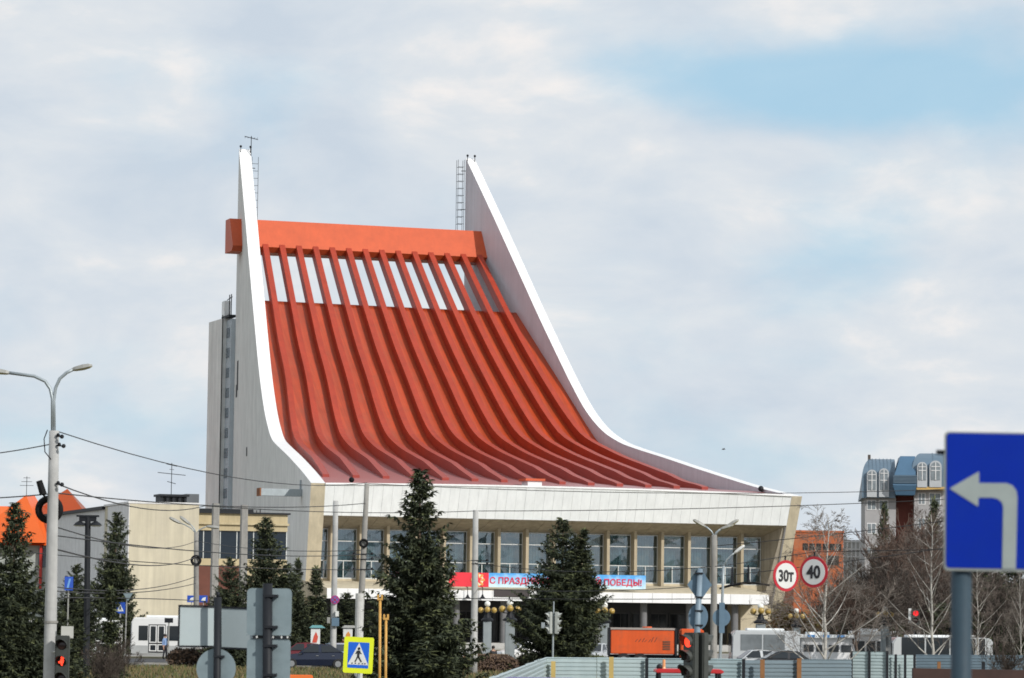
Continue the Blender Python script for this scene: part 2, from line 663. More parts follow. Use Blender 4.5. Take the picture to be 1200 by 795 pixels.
RIB_A, RIB_B = smooth_tab(RIB_A, 5), smooth_tab(RIB_B, 5)
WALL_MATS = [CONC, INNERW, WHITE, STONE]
for side, prof, tk in ((-1, wallL, TH_L), (1, wallR, TH_R)):
    b = MB()
    n = len(prof)
    ou, inn, ob, ib = [], [], [], []
    for i, (t, z) in enumerate(prof):
        so = wall_s(side, t)
        tb = lerp(5.7, LT, i / (n - 1))
        sb = wall_s(side, tb)
        ou.append((so, t, z))
        inn.append((so - side * tk, t, z))
        ob.append((sb, tb, 0))
        ib.append((sb - side * tk, tb, 0))
    for i in range(n - 1):
        b.face((ou[i], ou[i + 1], ob[i + 1], ob[i]), 0)
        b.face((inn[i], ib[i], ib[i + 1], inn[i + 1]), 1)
        b.face((ou[i], inn[i], inn[i + 1], ou[i + 1]), 2)
        b.face((ob[i], ob[i + 1], ib[i + 1], ib[i]), 0)
    b.face((ou[0], ob[0], ib[0], inn[0]), 3)
    b.face((ou[-1], inn[-1], ib[-1], ob[-1]), 0)
    me = b.mesh('side_wall', WALL_MATS)
    bm = bmesh.new()
    bm.from_mesh(me)
    bmesh.ops.remove_doubles(bm, verts=bm.verts, dist=.0005)
    bmesh.ops.recalc_face_normals(bm, faces=bm.faces)
    bm.to_mesh(me)
    bm.free()
    w = link('side_wall', me, th)
    w['label'] = 'grey concrete side wall with white edge, left of the roof' if side < 0 else 'white side wall right of the roof, its inner face seen'
    # lamps, antenna and ladder on top are children of their wall
    tz = prof[-1][1]
    so = wall_s(side, LT) - side * tk / 2
    for k in (-.42, .42):
        lm = MB()
        lt_ = LT - .45
        zt = interp(prof, lt_)
        lm.tube(((so + k * tk, lt_, zt - .05), (so + k * tk, lt_, zt + .6)), .05, 6)
        lm.ball((so + k * tk, lt_, zt + .75), .17, 8, 6)
        lm.build('beacon_lamp', DARKM, w)
    if side < 0:
        a = MB()
        zt = interp(prof, LT - .9)
        p = (so + .62, LT - .9)
        a.tube(((p[0], p[1], zt - .05), (p[0], p[1], zt + 2.6)), .05, 6)
        a.tube(((p[0] - .9, p[1], zt + 2.5), (p[0] + .9, p[1], zt + 2.15)), .05, 5)
        for k in range(5):
            x = p[0] - .8 + k * .4
            a.tube(((x, p[1] - .3, zt + 2.35), (x, p[1] + .3, zt + 2.35)), .03, 4)
        a.build('antenna', DARKM, w)
    # caged ladder on the rear edge
    lad = MB()
    lx = so - side * (tk / 2 + .55) if side > 0 else so + tk / 2 + .5
    ly = LT + .2 if side > 0 else LT - .6
    zb = 50.5 if side > 0 else 54
    zt = tz - .2 if side > 0 else tz - 1
    for dx in (-.42, .42):
        for dy in ((0, .7) if side > 0 else (0,)):
            lad.tube(((lx + dx, ly + dy, zb), (lx + dx, ly + dy, zt)), .032, 5)
    z = zb
    while z < zt:
        lad.tube(((lx - .42, ly, z), (lx + .42, ly, z)), .028, 4)
        if side > 0:
            lad.tube(((lx - .42, ly + .7, z), (lx + .42, ly + .7, z)), .028, 4)
        z += .95
    for z in (zb + 2, (zb + zt) / 2, zt - 1.5):
        lad.tube(((lx, ly, z), (so, LT - .2 if side > 0 else ly, z)), .05, 4)
    lad.build('ladder', DARKM, w)
    if side < 0:
        s_o = lambda t: wall_s(-1, t)
        for (t0, t1, z0, z1) in ((79.2, 80.6, 31.8, 35.6), (80.0, 81.6, 31.0, 32.6), (66, 67, 22.8, 23.9), (61, 61.6, 13.0, 15.6), (57.0, 57.6, 12.9, 15.7), (53, 53.6, 12.9, 15.7), (49, 49.6, 12.9, 15.7)):
            sl = MB()
            c = MB()
            p0, p1 = s_o(t0), s_o(t1)
            c.hexa(((p0 - .05, t0, z0), (p0 + .2, t0, z0), (p1 + .2, t1, z0), (p1 - .05, t1, z0), (p0 - .05, t0, z1), (p0 + .2, t0, z1), (p1 + .2, t1, z1), (p1 - .05, t1, z1)))
            c.build('slit_window', DARKM, w)
        q = theatre_at(361, 574, 8)
        br = MB()
        p = s_o(8)
        br.box(p - 4.6, p + .1, 7.4, 8.6, q.z - .75, q.z)
        br.box(p - 4.75, p - 4.6, 7.3, 8.7, q.z - .8, q.z + .05, 1)
        br.tube(((p - .15, 8, q.z - .3), (p - .15, 8, q.z + 1.0)), .1, 6)
        br.build('outrigger_beam', [GALV, mat('rust', (.22, .09, .04), .9, .3, 3)], w)

# red roof sheet: a ruled surface between the two walls
TS = [.35] + [x * 1.25 for x in range(1, 55)] + [68.3]
NS = 30
b = MB()
for i, t in enumerate(TS):
    a, c = wall_s(-1, t) + TH_L - .05, wall_s(1, t) - TH_R + .05
    for k in range(NS + 1):
        s = lerp(a, c, k / NS)
        b.v.append((s, t, roof_z(s, t)))
N1 = len(b.v)
for (s, t, z) in list(b.v):
    b.v.append((s, t + .25, z - .35))
for i in range(len(TS) - 1):
    for k in range(NS):
        q = i * (NS + 1) + k
        for o_, fl in ((0, 0), (N1, 1)):
            f = (q + o_, q + 1 + o_, q + NS + 2 + o_, q + NS + 1 + o_)
            b.f.append(f if not fl else f[::-1])
            b.m.append(0)
for k in range(NS):
    q = (len(TS) - 1) * (NS + 1) + k
    b.f.append((q, q + 1, q + 1 + N1, q + N1))
    b.m.append(0)
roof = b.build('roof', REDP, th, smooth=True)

# fourteen ribs: they follow the roof, then fly on up to the beam
for i in range(14):
    b = MB()
    ts = [7.0, 7.8] + [9.2 + 1.45 * k for k in range(52)]
    ts = [t for t in ts if t < 78] + [78.6]
    rows = []
    for t in ts:
        s = lerp(interp(RIB_A, t), interp(RIB_B, t), i / 13)
        z = roof_z(s, min(t, 78.6))
        z1 = roof_z(s, min(t, 78.6) + .3)
        dz = (z1 - z) / .3
        nrm = Vector((0, -dz, 1)).normalized()
        h = 1.12 * min(1, .26 + (t - 7) / 16)
        w = lerp(.37, .36, t / 75)
        base = Vector((s, t, z)) - nrm * (.06 if t < 68.2 else .06)
        top = Vector((s, t, z)) + nrm * h
        rows.append([base + Vector((-w, 0, 0)), base + Vector((w, 0, 0)), top + Vector((w, 0, 0)), top + Vector((-w, 0, 0))])
    for r in rows:
        b.v += [tuple(p) for p in r]
    for k in range(len(rows) - 1):
        q = k * 4
        for j in range(4):
            jj = (j + 1) % 4
            b.f.append((q + j, q + jj, q + 4 + jj, q + 4 + j))
            b.m.append(0)
    b.f.append((0, 1, 2, 3))
    b.f.append(tuple(len(b.v) - 4 + j for j in (3, 2, 1, 0)))
    b.m += [0, 0]
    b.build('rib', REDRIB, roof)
q = theatre_at(624, 568, 3)
vb = MB()
vb.box(q.x - .8, q.x + .8, 2.2, 4.2, 17.0, 17.85)
vb.box(q.x - 1.1, q.x + 1.1, 2.0, 4.4, 17.85, 18.1, 1)
vb.build('roof_hatch', [WHITE, ORANGE], roof)

# orange cross beam through both walls
b = MB()
bs0, bs1 = -17.8, 16.3
poly = ((77.0, 50.1), (77.7, 49.45), (81.2, 49.45), (81.2, 53.75), (78.9, 53.75))
b.prism(poly, 'x', bs0, bs1)
b.build('cross_beam', ORANGE, th)

# front fascia: upright white panels, slightly cambered top, leaning back to the soffit
NP = 50
fa = MB()
fz = lambda s: 16.95 + .28 * (1 - (s / HW) ** 2)
ZB = 13.68
LE = lambda z: .335 * (17 - z)
sA, sB = -HW + TH_L, HW - TH_R
fa.hexa(((sA, LE(ZB) + .06, ZB), (sB - 1.1 * 0, LE(ZB) + .06, ZB), (sB, LE(ZB) + .9, ZB), (sA, LE(ZB) + .9, ZB), (sA, .06, 16.85), (sB, .06, 16.85), (sB, .9, 16.85), (sA, .9, 16.85)))
fas = fa.build('fascia', mat('fascia_backing', (.42, .43, .43), .8), th)
for k in range(NP):
    a, c = lerp(sA, sB, k / NP) + .011, lerp(sA, sB, (k + 1) / NP) - .011
    jit = random.uniform(-.012, .012)
    m = (a + c) / 2
    zt = fz(m) - .16
    p = MB()
    p.hexa(((a, LE(ZB) + jit, ZB - .02), (c, LE(ZB) + jit, ZB - .02), (c, LE(ZB) + .055 + jit, ZB - .02), (a, LE(ZB) + .055 + jit, ZB - .02), (a, LE(zt) + jit, zt), (c, LE(zt) + jit, zt), (c, LE(zt) + .055 + jit, zt), (a, LE(zt) + .055 + jit, zt)))
    p.build('fascia_panel', WHITEP, fas)
cp = MB()
for k in range(24):
    a, c = lerp(sA, sB, k / 24), lerp(sA, sB, (k + 1) / 24)
    za, zc = fz(a), fz(c)
    cp.hexa(((a, -.12, za - .16), (c, -.12, zc - .16), (c, .75, zc - .16), (a, .75, za - .16), (a, -.12, za + .02), (c, -.12, zc + .02), (c, .75, zc + .02), (a, .75, za + .02)))
cp.build('coping', WHITE, fas)

TG = 5.0                               # depth of the glass wall
GZ0, GZ1 = 7.15, 12.42
so = MB()
for k in range(17):
    a, c = lerp(sA, sB, k / 17) + .02, lerp(sA, sB, (k + 1) / 17) - .02
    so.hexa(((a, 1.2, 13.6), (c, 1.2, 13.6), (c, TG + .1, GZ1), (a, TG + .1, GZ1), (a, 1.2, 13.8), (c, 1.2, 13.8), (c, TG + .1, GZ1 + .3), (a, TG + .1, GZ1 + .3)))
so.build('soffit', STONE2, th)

# cheeks of the recess
for s0, s1, sg in ((sB - .42, sB + .02, 1), (sA - .02, sA + .3, -1)):
    c = MB()
    off = -sg * .315 * 4.8 * .4
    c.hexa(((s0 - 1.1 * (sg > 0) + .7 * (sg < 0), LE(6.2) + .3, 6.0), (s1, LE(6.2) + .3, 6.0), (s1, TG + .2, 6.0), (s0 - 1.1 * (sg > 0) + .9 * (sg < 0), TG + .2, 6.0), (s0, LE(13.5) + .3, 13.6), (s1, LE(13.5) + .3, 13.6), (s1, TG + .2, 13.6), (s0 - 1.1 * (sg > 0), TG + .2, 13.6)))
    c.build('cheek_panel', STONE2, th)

# columns at measured pixel places
CU = [390, 424, 456, 489, 522, 553.5, 586, 619, 651, 682.6, 714, 746, 777.6, 809, 840, 871]
CS = [theatre_at(u - 1.0, 645, 3.85).x for u in CU]
for s in CS:
    c = MB()
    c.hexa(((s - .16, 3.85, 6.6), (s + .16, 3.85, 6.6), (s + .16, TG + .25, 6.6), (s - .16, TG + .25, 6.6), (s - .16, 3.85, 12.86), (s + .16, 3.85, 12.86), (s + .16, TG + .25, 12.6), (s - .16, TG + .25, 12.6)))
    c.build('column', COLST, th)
GL = [sA + .9] + CS + [sB - 1.55]
for k in range(len(GL) - 1):
    a, c = GL[k] + (.165 if k else 0), GL[k + 1] - (.165 if k < len(GL) - 2 else 0)
    fr = MB()
    for z0, z1 in ((GZ0, GZ0 + .12), (9.0, 9.09), (11.06, 11.15), (GZ1 - .1, GZ1)):
        fr.box(a, c, TG - .05, TG + .07, z0, z1)
    mx = (a + c) / 2
    fr.box(a, a + .07, TG - .04, TG + .06, GZ0 + .12, GZ1 - .1)
    fr.box(c - .07, c, TG - .04, TG + .06, GZ0 + .12, GZ1 - .1)
    fr.box(mx - .045, mx + .045, TG - .04, TG + .06, GZ0 + .12, 9.0)
    wdw = fr.build('window', FRAME, th)
    for z0, z1, xs in ((GZ0 + .12, 9.0, ((a + .07, mx - .045), (mx + .045, c - .07))), (9.09, 11.06, ((a + .07, c - .07),)), (11.15, GZ1 - .1, ((a + .07, c - .07),))):
        for x0, x1 in xs:
            tl = random.uniform(-.02, .02)
            pn = MB()
            pn.hexa(((x0, TG - .005 + tl, z0), (x1, TG - .005 - tl, z0), (x1, TG + .01 - tl, z0), (x0, TG + .01 + tl, z0), (x0, TG - .005 - tl, z1), (x1, TG - .005 + tl, z1), (x1, TG + .01 + tl, z1), (x0, TG + .01 - tl, z1)))
            pn.build('pane', GLASS, wdw)
    # folded curtain behind the glass
    cu = MB()
    n = 26
    gap = random.uniform(.0, .25)
    pts = [(lerp(a, c, j / n), TG + .55 + .07 * math.sin(j * 2.1 + k) + random.uniform(-.02, .02)) for j in range(n + 1)]
    for j in range(n):
        p, q = pts[j], pts[j + 1]
        cu.face(((p[0], p[1], GZ0), (q[0], q[1], GZ0), (q[0], q[1], GZ1), (p[0], p[1], GZ1)))
    cu.build('curtain', CURT, wdw)
bk = MB()
bk.box(sA, sB - 2, TG + 3.0, TG + 3.3, 0, 13)
bk.box(sA, sB - 2, TG + .3, TG + 3.0, 12.7, 13)
bk.build('foyer_wall', mat('foyer_wall', (.20, .19, .17), .9), th)

# sill wall and canopy
sw = MB()
sw.box(sA + .02, sB - 1.4, TG - .12, TG + .5, 6.3, GZ0)
sw.build('sill_wall', STONE, th)
cB = theatre_at(901, 703, -5).x
cA = -HW + .5
ca = MB()
zf0, zf1 = 5.05, 6.1
ca.hexa(((cA, -5, zf0), (cB, -5, zf0), (cB + 1.2, TG, zf0), (cA, TG, zf0), (cA, -5, zf1), (cB, -5, zf1), (cB + 1.2, TG, 6.95), (cA, TG, 6.95)), 0)
can = ca.build('canopy', [STONE], th)
n = 22
for k in range(n):
    a, c = lerp(cA, cB, k / n) + .02, lerp(cA, cB, (k + 1) / n) - .02
    p = MB()
    p.box(a, c, -5.09, -5.005, zf0 - .03, zf1 - .04)
    p.build('canopy_panel', WHITE, can)
q0, q1 = theatre_at(579, 691, -5.1), theatre_at(620, 700, -5.1)
dk = MB()
dk.box(q0.x, q1.x, -5.2, -5.1, q1.z, q0.z)
dk.build('dark_board', mat('dark_board', (.05, .04, .04), .7), can)
for u in (548, 565.5):
    q = theatre_at(u, 700, -5.6)
    hl = MB()
    hl.tube(((q.x, -5.6, q.z + .1), (q.x, -5.6, q.z + 1.05)), .04, 5)
    hl.tube(((q.x, -5.6, q.z + 1.0), (q.x, -5.0, q.z + 1.05)), .04, 5)
    hl.tube(((q.x, -5.6, q.z - .15), (q.x, -5.6, q.z - .1), (q.x, -5.6, q.z + .05), (q.x, -5.6, q.z + .3)), (.3, .32, .16, .05), 10)
    hl.build('hanging_lantern', DARKM, can)
# glazed entrance in the shade under the canopy
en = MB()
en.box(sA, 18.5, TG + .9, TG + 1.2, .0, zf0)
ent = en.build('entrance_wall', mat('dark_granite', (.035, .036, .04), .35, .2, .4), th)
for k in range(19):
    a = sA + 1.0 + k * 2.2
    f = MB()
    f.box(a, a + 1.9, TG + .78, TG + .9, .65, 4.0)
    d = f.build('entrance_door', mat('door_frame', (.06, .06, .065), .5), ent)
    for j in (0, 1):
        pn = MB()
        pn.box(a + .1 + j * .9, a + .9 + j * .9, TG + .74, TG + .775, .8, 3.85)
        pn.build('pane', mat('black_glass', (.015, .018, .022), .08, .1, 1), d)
for s in [sA + 3 + k * 5.2 for k in range(9)]:
    c = MB()
    c.tube(((s, -3.2, 0), (s, -3.2, zf0 + .1)), .38, 14)
    c.build('canopy_column', mat('grey_granite', (.16, .16, .165), .6), th)
qa, qb = theatre_at(868, 712, 1.0), theatre_at(899, 745, 1.0)
pw = MB()
pw.box(qa.x, qb.x + .4, 1.0, 4.9, 0, 4.98)
pw.build('porch_wall', STONE, th)
st = MB()
for k in range(4):
    st.box(sA - 1, 22, -7.2 - .5 * (3 - k), TG + .9 - .02 * k, .16 * k + (.01 if k else 0), .16 * (k + 1))
st.build('plinth_steps', mat('pale_granite', (.42, .41, .39), .8, .1, 1), th)

# fly tower behind, with a recessed strip of balconies
b = MB()
q = theatre_at(248, 369, 97)
ft_s = -16.6
b.hexa(((ft_s, 86.6, 0), (15, 86.6, 0), (15, 93.6, 0), (ft_s - .2, 93.6, 0), (ft_s, 86.6, 41.6), (15, 86.6, 41.6), (15, 93.6, 41.6), (ft_s - .2, 93.6, 41.6)))
b.box(ft_s + .5, 15, 84.02, 86.59, 0, 41.3, 1)
fly = b.build('fly_tower', [CONC, mat('strip_panel', (.44, .49, .53), .6, .1, .6)], th)
for k in range(14):
    z = 5.2 + k * 2.6
    s = MB()
    s.box(ft_s + .44, ft_s + .497, 84.7, 86.4, z, z + 1.25)
    s.build('balcony_window', mat('blue_grey_glass', (.10, .13, .16), .2), fly)
rp = MB()
rp.tube(((ft_s - .1, 86.3, 0), (ft_s - .1, 86.3, 42)), .07, 6)
rp.build('drain_pipe', DARKM, fly)
cb = MB()
cb.box(ft_s + .2, ft_s + 1.0, 86.7, 88.2, 41.9, 43.9)
cb.box(ft_s + .2, ft_s + 1.2, 84.2, 88.3, 41.6, 41.9, 1)
for y in (84.6, 85.6):
    cb.tube(((ft_s + .6, y, 41.8), (ft_s + .6, y, 44.6)), .07, 5, 1)
    cb.tube(((ft_s + .6, y - .5, 44.2), (ft_s + .6, 87, 44.0)), .05, 5, 1)
cb.build('antenna_cabinet', [WHITEP, DARKM], fly)

# searchlight on the right wall's inner side
q = theatre_at(896, 573, 6)
sp = MB()
sp.ball((wall_s(1, 6) - TH_R - .35, 6, q.z), .32, 10, 8)
sp.tube(((wall_s(1, 6) - TH_R - .35, 6, q.z - .1), (wall_s(1, 6) - TH_R + .02, 6, q.z - .7)), .07, 6)
sp.build('searchlight', DARKM, th)

# ------------------------------------------------------------------ banner on the canopy (hangs there: its own thing)
qa, qb = theatre_at(526, 671, -5.35), theatre_at(757, 691, -5.35)
zt, zb = theatre_at(640, 672.7, -5.35).z, theatre_at(640, 689.2, -5.35).z
bw, bh = qb.x - qa.x, zt - zb
bn = thing('banner', 'long red and blue holiday banner with red Cyrillic lettering hung along the white canopy', 'banner', tuple(T_M @ Vector(((qa.x + qb.x) / 2, -5.3, (zt + zb) / 2))), TANG)
n = 40
bl = MB()
for k in range(n):
    a, c = -bw / 2 + bw * k / n, -bw / 2 + bw * (k + 1) / n
    mi = 1 if (k + .5) / n < .19 else 0
    wv = lambda x: .025 * math.sin(x * 1.3)
    bl.hexa(((a, wv(a), -bh / 2), (c, wv(c), -bh / 2), (c, wv(c) + .04, -bh / 2), (a, wv(a) + .04, -bh / 2), (a, wv(a), bh / 2), (c, wv(c), bh / 2), (c, wv(c) + .04, bh / 2), (a, wv(a) + .04, bh / 2)), mi)


def banner_blue():
    m = mat('banner_blue', (.15, .45, .80), .6, .05, 1)
    nt = m.node_tree
    b_ = nt.nodes['Principled BSDF']
    tc = nt.nodes.new('ShaderNodeTexCoord')
    sx = nt.nodes.new('ShaderNodeSeparateXYZ')
    nt.links.new(tc.outputs['Object'], sx.inputs[0])
    nz = nt.nodes.new('ShaderNodeTexNoise')
    nz.inputs['Scale'].default_value = 1.4
    nt.links.new(tc.outputs['Object'], nz.inputs[0])
    ad = nt.nodes.new('ShaderNodeMath')
    ad.operation = 'MULTIPLY_ADD'
    ad.inputs[1].default_value = 1.6
    nt.links.new(nz.outputs[0], ad.inputs[0])
    nt.links.new(sx.outputs['Z'], ad.inputs[2])
    rp = nt.nodes.new('ShaderNodeMapRange')
    rp.inputs[1].default_value = .2
    rp.inputs[2].default_value = 1.5
    nt.links.new(ad.outputs[0], rp.inputs[0])
    mx = nt.nodes.new('ShaderNodeMix')
    mx.data_type = 'RGBA'
    mx.inputs[6].default_value = (.62, .80, .86, 1)
    mx.inputs[7].default_value = (.07, .36, .78, 1)
    nt.links.new(rp.outputs[0], mx.inputs[0])
    nt.links.new(mx.outputs[2], b_.inputs['Base Color'])
    return m


REDB = mat('banner_red', (.75, .02, .04), .6, .1, 1)
CRIM = mat('crimson_letters', (.66, .02, .07), .6, .05, 1)
bl.build('cloth', [banner_blue(), REDB], bn)
x0 = theatre_at(574, 680, -5.35).x - (qa.x + qb.x) / 2
x1 = theatre_at(752, 686, -5.35).x - (qa.x + qb.x) / 2
WHL = mat('white_letters', (.9, .9, .9), .6, .02)
me = text_mesh('С ПРАЗДНИКОМ ВЕЛИКОЙ ПОБЕДЫ!', 1.0, .01, bold=.018)
xs = [v.co.x for v in me.vertices]
zs = [v.co.z for v in me.vertices]
kx = (x1 - x0) / (max(xs) - min(xs))
kz = 1.02 / (max(zs) - min(zs))
for M_, dx, dy, nm, mt, gr in ((me, 0, -.055, 'lettering', CRIM, 0), ):
    M_.transform(Matrix.Diagonal((kx, 1, kz, 1)))
    xs = [v.co.x for v in M_.vertices]
    zs = [v.co.z for v in M_.vertices]
    M_.transform(Matrix.Translation((x0 - min(xs), dy, -(min(zs) + max(zs)) / 2)))
    M_.materials.clear()
    M_.materials.append(mt)
    link(nm, M_, bn)['kind'] = 'stuff'
# star burst at the banner's left third
sx_ = theatre_at(560, 680, -5.35).x - (qa.x + qb.x) / 2
sb_ = MB()
for k in range(16):
    a = 2 * math.pi * k / 16
    w = .13
    Ln = bh * .52 if k % 2 == 0 else bh * .42
    ca_, sa_ = math.cos(a), math.sin(a)
    sb_.prism(((sx_ + .25 * ca_ - .1 * sa_, .25 * sa_ + .1 * ca_), (sx_ + .25 * ca_ + .1 * sa_, .25 * sa_ - .1 * ca_), (sx_ + Ln * ca_ + w * sa_, max(-bh / 2 + .02, min(bh / 2 - .02, Ln * sa_ - w * ca_))), (sx_ + Ln * ca_ - w * sa_, max(-bh / 2 + .02, min(bh / 2 - .02, Ln * sa_ + w * ca_)))), 'y', -.06 - .002 * (k % 3), -.03, k % 2)
sb_.build('star_burst', [mat('gold_print', (.75, .30, .06), .5), mat('cream_print', (.85, .75, .5), .5)], bn)
st5 = MB()
pts = []
for k in range(10):
    a = math.pi / 2 + math.pi * k / 5
    r_ = .52 if k % 2 == 0 else .21
    pts.append((sx_ + r_ * math.cos(a), r_ * math.sin(a)))
st5.prism(pts, 'y', -.09, -.05)
st5.build('star', REDB, bn)

# ================================================================== vegetation


def spruce_meshes(seed, H=9.5, RAD=2.2, levels=34, gap=.12, top=1, shape=.75):
    """trunk mesh and crown mesh of one spruce, real size, base at the origin"""
    rnd = random.Random(seed)
    tr = MB()
    lean = rnd.uniform(-.12, .12)
    tr.tube([(0, 0, -.1), (lean * .3, 0, H * .4), (lean, 0, H * .97)], [.16 * H / 9.5, .10 * H / 9.5, .015], 7)
    cr = MB()
    V, F, Mi = cr.v, cr.f, cr.m

    def spray(p, d, L, w, up, mi):
        """a flat needle spray: kite along d with width w"""
        side = d.cross(up)
        if side.length < 1e-3:
            side = Vector((1, 0, 0))
        side.normalize()
        n = len(V)
        q = p + d * L * .45
        V.extend([tuple(p), tuple(q + side * w), tuple(p + d * L), tuple(q - side * w)])
        F.append((n, n + 1, n + 2, n + 3))
        Mi.append(mi)

    ph = rnd.uniform(0, 9)
    for lv in range(levels):
        h = H * (.03 + .97 * (lv + rnd.uniform(-.35, .35)) / levels)
        fr = 1 - h / H
        if fr < .008:
            continue
        rr = RAD * min(1, fr / shape) ** .8 + .06
        nb = max(5, int(13 * min(1, fr + .3)))
        a0 = rnd.uniform(0, 6.28)
        for k in range(nb):
            a = a0 + 2 * math.pi * k / nb + rnd.uniform(-.3, .3)
            lo = .84 + .62 * noise.noise(Vector((math.cos(a) * 1.25 + ph, math.sin(a) * 1.25, h * .42 + ph)))
            ln = rr * lo * rnd.uniform(.74, 1.14)
            if fr < .3 and rnd.random() < gap * 1.6:
                continue
            if rnd.random() < gap:
                ln *= rnd.uniform(.4, .75)
            ln = max(ln, .14)
            droop = rnd.uniform(.12, .34) * (.4 + .6 * fr)
            lift = (.42 * ln if fr < .3 else .10 * ln)
            d0 = Vector((math.cos(a), math.sin(a), 0))
            ns = max(4, int(ln / .13))
            for i in range(ns):
                t = (i + 1) / ns
                z = h - ln * droop * t * 1.3 + ln * .34 * t * t * t + lift * t
                pt = Vector((d0.x * ln * t + lean * h / H, d0.y * ln * t, z)) + Vector((rnd.uniform(-.05, .05), rnd.uniform(-.05, .05), rnd.uniform(-.06, .06)))
                if t < .15:
                    continue
                wide = (1 - t) * .30 * ln + .11
                up = Vector((d0.x * .1, d0.y * .1, 1)) + Vector((rnd.uniform(-.7, .7), rnd.uniform(-.7, .7), 0))
                sd = Vector((-d0.y, d0.x, 0))
                mi = 1 if (t > .7 and rnd.random() < .5) else 0
                for sg in (-1, 1, -1, 1):
                    dd = (d0 * rnd.uniform(.45, 1.0) + sd * sg * rnd.uniform(.4, 1.0) + Vector((0, 0, rnd.uniform(-.6, .15)))).normalized()
                    spray(pt, dd, wide * rnd.uniform(.7, 1.4) + .10, .026 + wide * .07, up.normalized(), mi)
                dd = (d0 + Vector((rnd.uniform(-.4, .4), rnd.uniform(-.4, .4), rnd.uniform(-.9, .1)))).normalized()
                spray(pt, dd, .20 + wide * .5, .032, up.normalized(), mi)
                for q in range(3):
                    dd = Vector((rnd.uniform(-.5, .5), rnd.uniform(-.5, .5), -1)).normalized()
                    spray(pt, dd, .16 + wide * .6, .038, sd if q else d0, 0)
    for k in range(top * 10):
        a = rnd.uniform(0, 6.28)
        spray(Vector((lean, 0, H * .965 + rnd.uniform(-.03, .02) * H)), Vector((math.cos(a) * .5, math.sin(a) * .5, 1)).normalized(), .3, .05, Vector((math.cos(a + 1.5), math.sin(a + 1.5), 0)), 1)
    return tr, cr


SPR = []
for sd, (H, RD, lv) in enumerate(((9.5, 2.25, 48), (9.5, 2.4, 44), (6.5, .95, 34))):
    t_, c_ = spruce_meshes(sd + 3, H, RD, lv, gap=(.2, .14, .2)[sd], shape=(.86, .62, .9)[sd])
    SPR.append((t_.mesh('trunk', BARK, True), c_.mesh('crown', [NEED, NEEDL]), H, RD))


def spruce(kind, u, vtop, Y, halfw, label, rz=0.0, group='spruces around the theatre square'):
    """a spruce standing on the ground at depth Y, crown top at photo row vtop, half crown width in pixels"""
    tm, cm, H, RD = SPR[kind]
    x = gx(u, Y)
    h = zz(u, vtop, Y)
    o = thing('spruce_tree', label, 'spruce tree', (x, Y, 0), rz, group)
    sxy = halfw * mpp(Y) / RD
    for nm, me in (('trunk', tm), ('crown', cm)):
        c = link(nm, me, o)
        c.scale = (sxy, sxy, h / H)
    return o


sp = spruce
sp(0, 490, 550, 140, 84, 'tall dark spruce with a pointed open top, before the left half of the facade', 1.0)
a_ = sp(1, 659, 606, 200, 58, 'broad twin-topped spruce covering the middle of the holiday banner', .4)
# its second leader
c_ = link('crown', SPR[2][1], a_)
c_.location = (22 * mpp(200) / 1.0 * math.cos(-.4), 22 * mpp(200) * math.sin(-.4), 4.6)
c_.scale = (1.15, 1.15, .62)
sp(0, 12, 589, 118, 62, 'very dark spruce at the left edge, left of the tall concrete lamp post', 2.0)
sp(0, 132, 600, 262, 44, 'slender dark spruce against the grey side of the cream building', 3.0)
sp(1, 86, 660, 186, 38, 'low dark spruce just right of the tall lamp post', 4.2)
sp(0, 309, 606, 215, 54, 'ragged tall spruce in front of the theatre annexe', 5.0)
sp(1, 268, 652, 205, 36, 'shorter bushy spruce below the red-brown annexe panel', 1.7)
sp(2, 346, 655, 235, 18, 'thin pale spruce beside the lower corner of the grey theatre wall', .2)
sp(2, 369, 664, 238, 22, 'thin light green spruce in front of the cream corner of the theatre', 2.2)
sp(1, 333, 660, 232, 40, 'squat dark spruce behind the upper square sign back', 3.6)
sp(1, 405, 694, 252, 42, 'low wide spruce behind the two advertising light boxes', 5.5)
sp(2, 128, 688, 128, 24, 'young sparse conifer in front of the bus nose', 2.9)
sp(0, 1036, 588, 330, 26, 'narrow dark spruce against the grey apartment block', 1.1)
sp(2, 1093, 584, 300, 20, 'small yellowish spruce hard against the edge of the blue turn sign', .6)
sp(1, 1010, 690, 300, 40, 'dark low spruce among bare brown trees behind the kiosks', .9)
sp(1, 1150, 650, 250, 60, 'dark spruce behind the grey pole of the blue turn sign', 3.3)
sp(0, 1190, 640, 262, 50, 'dark spruce at the right edge below the blue turn sign', .3)
sp(1, 52, 690, 150, 46, 'dark low spruce behind the foot of the tall lamp post', 1.9)


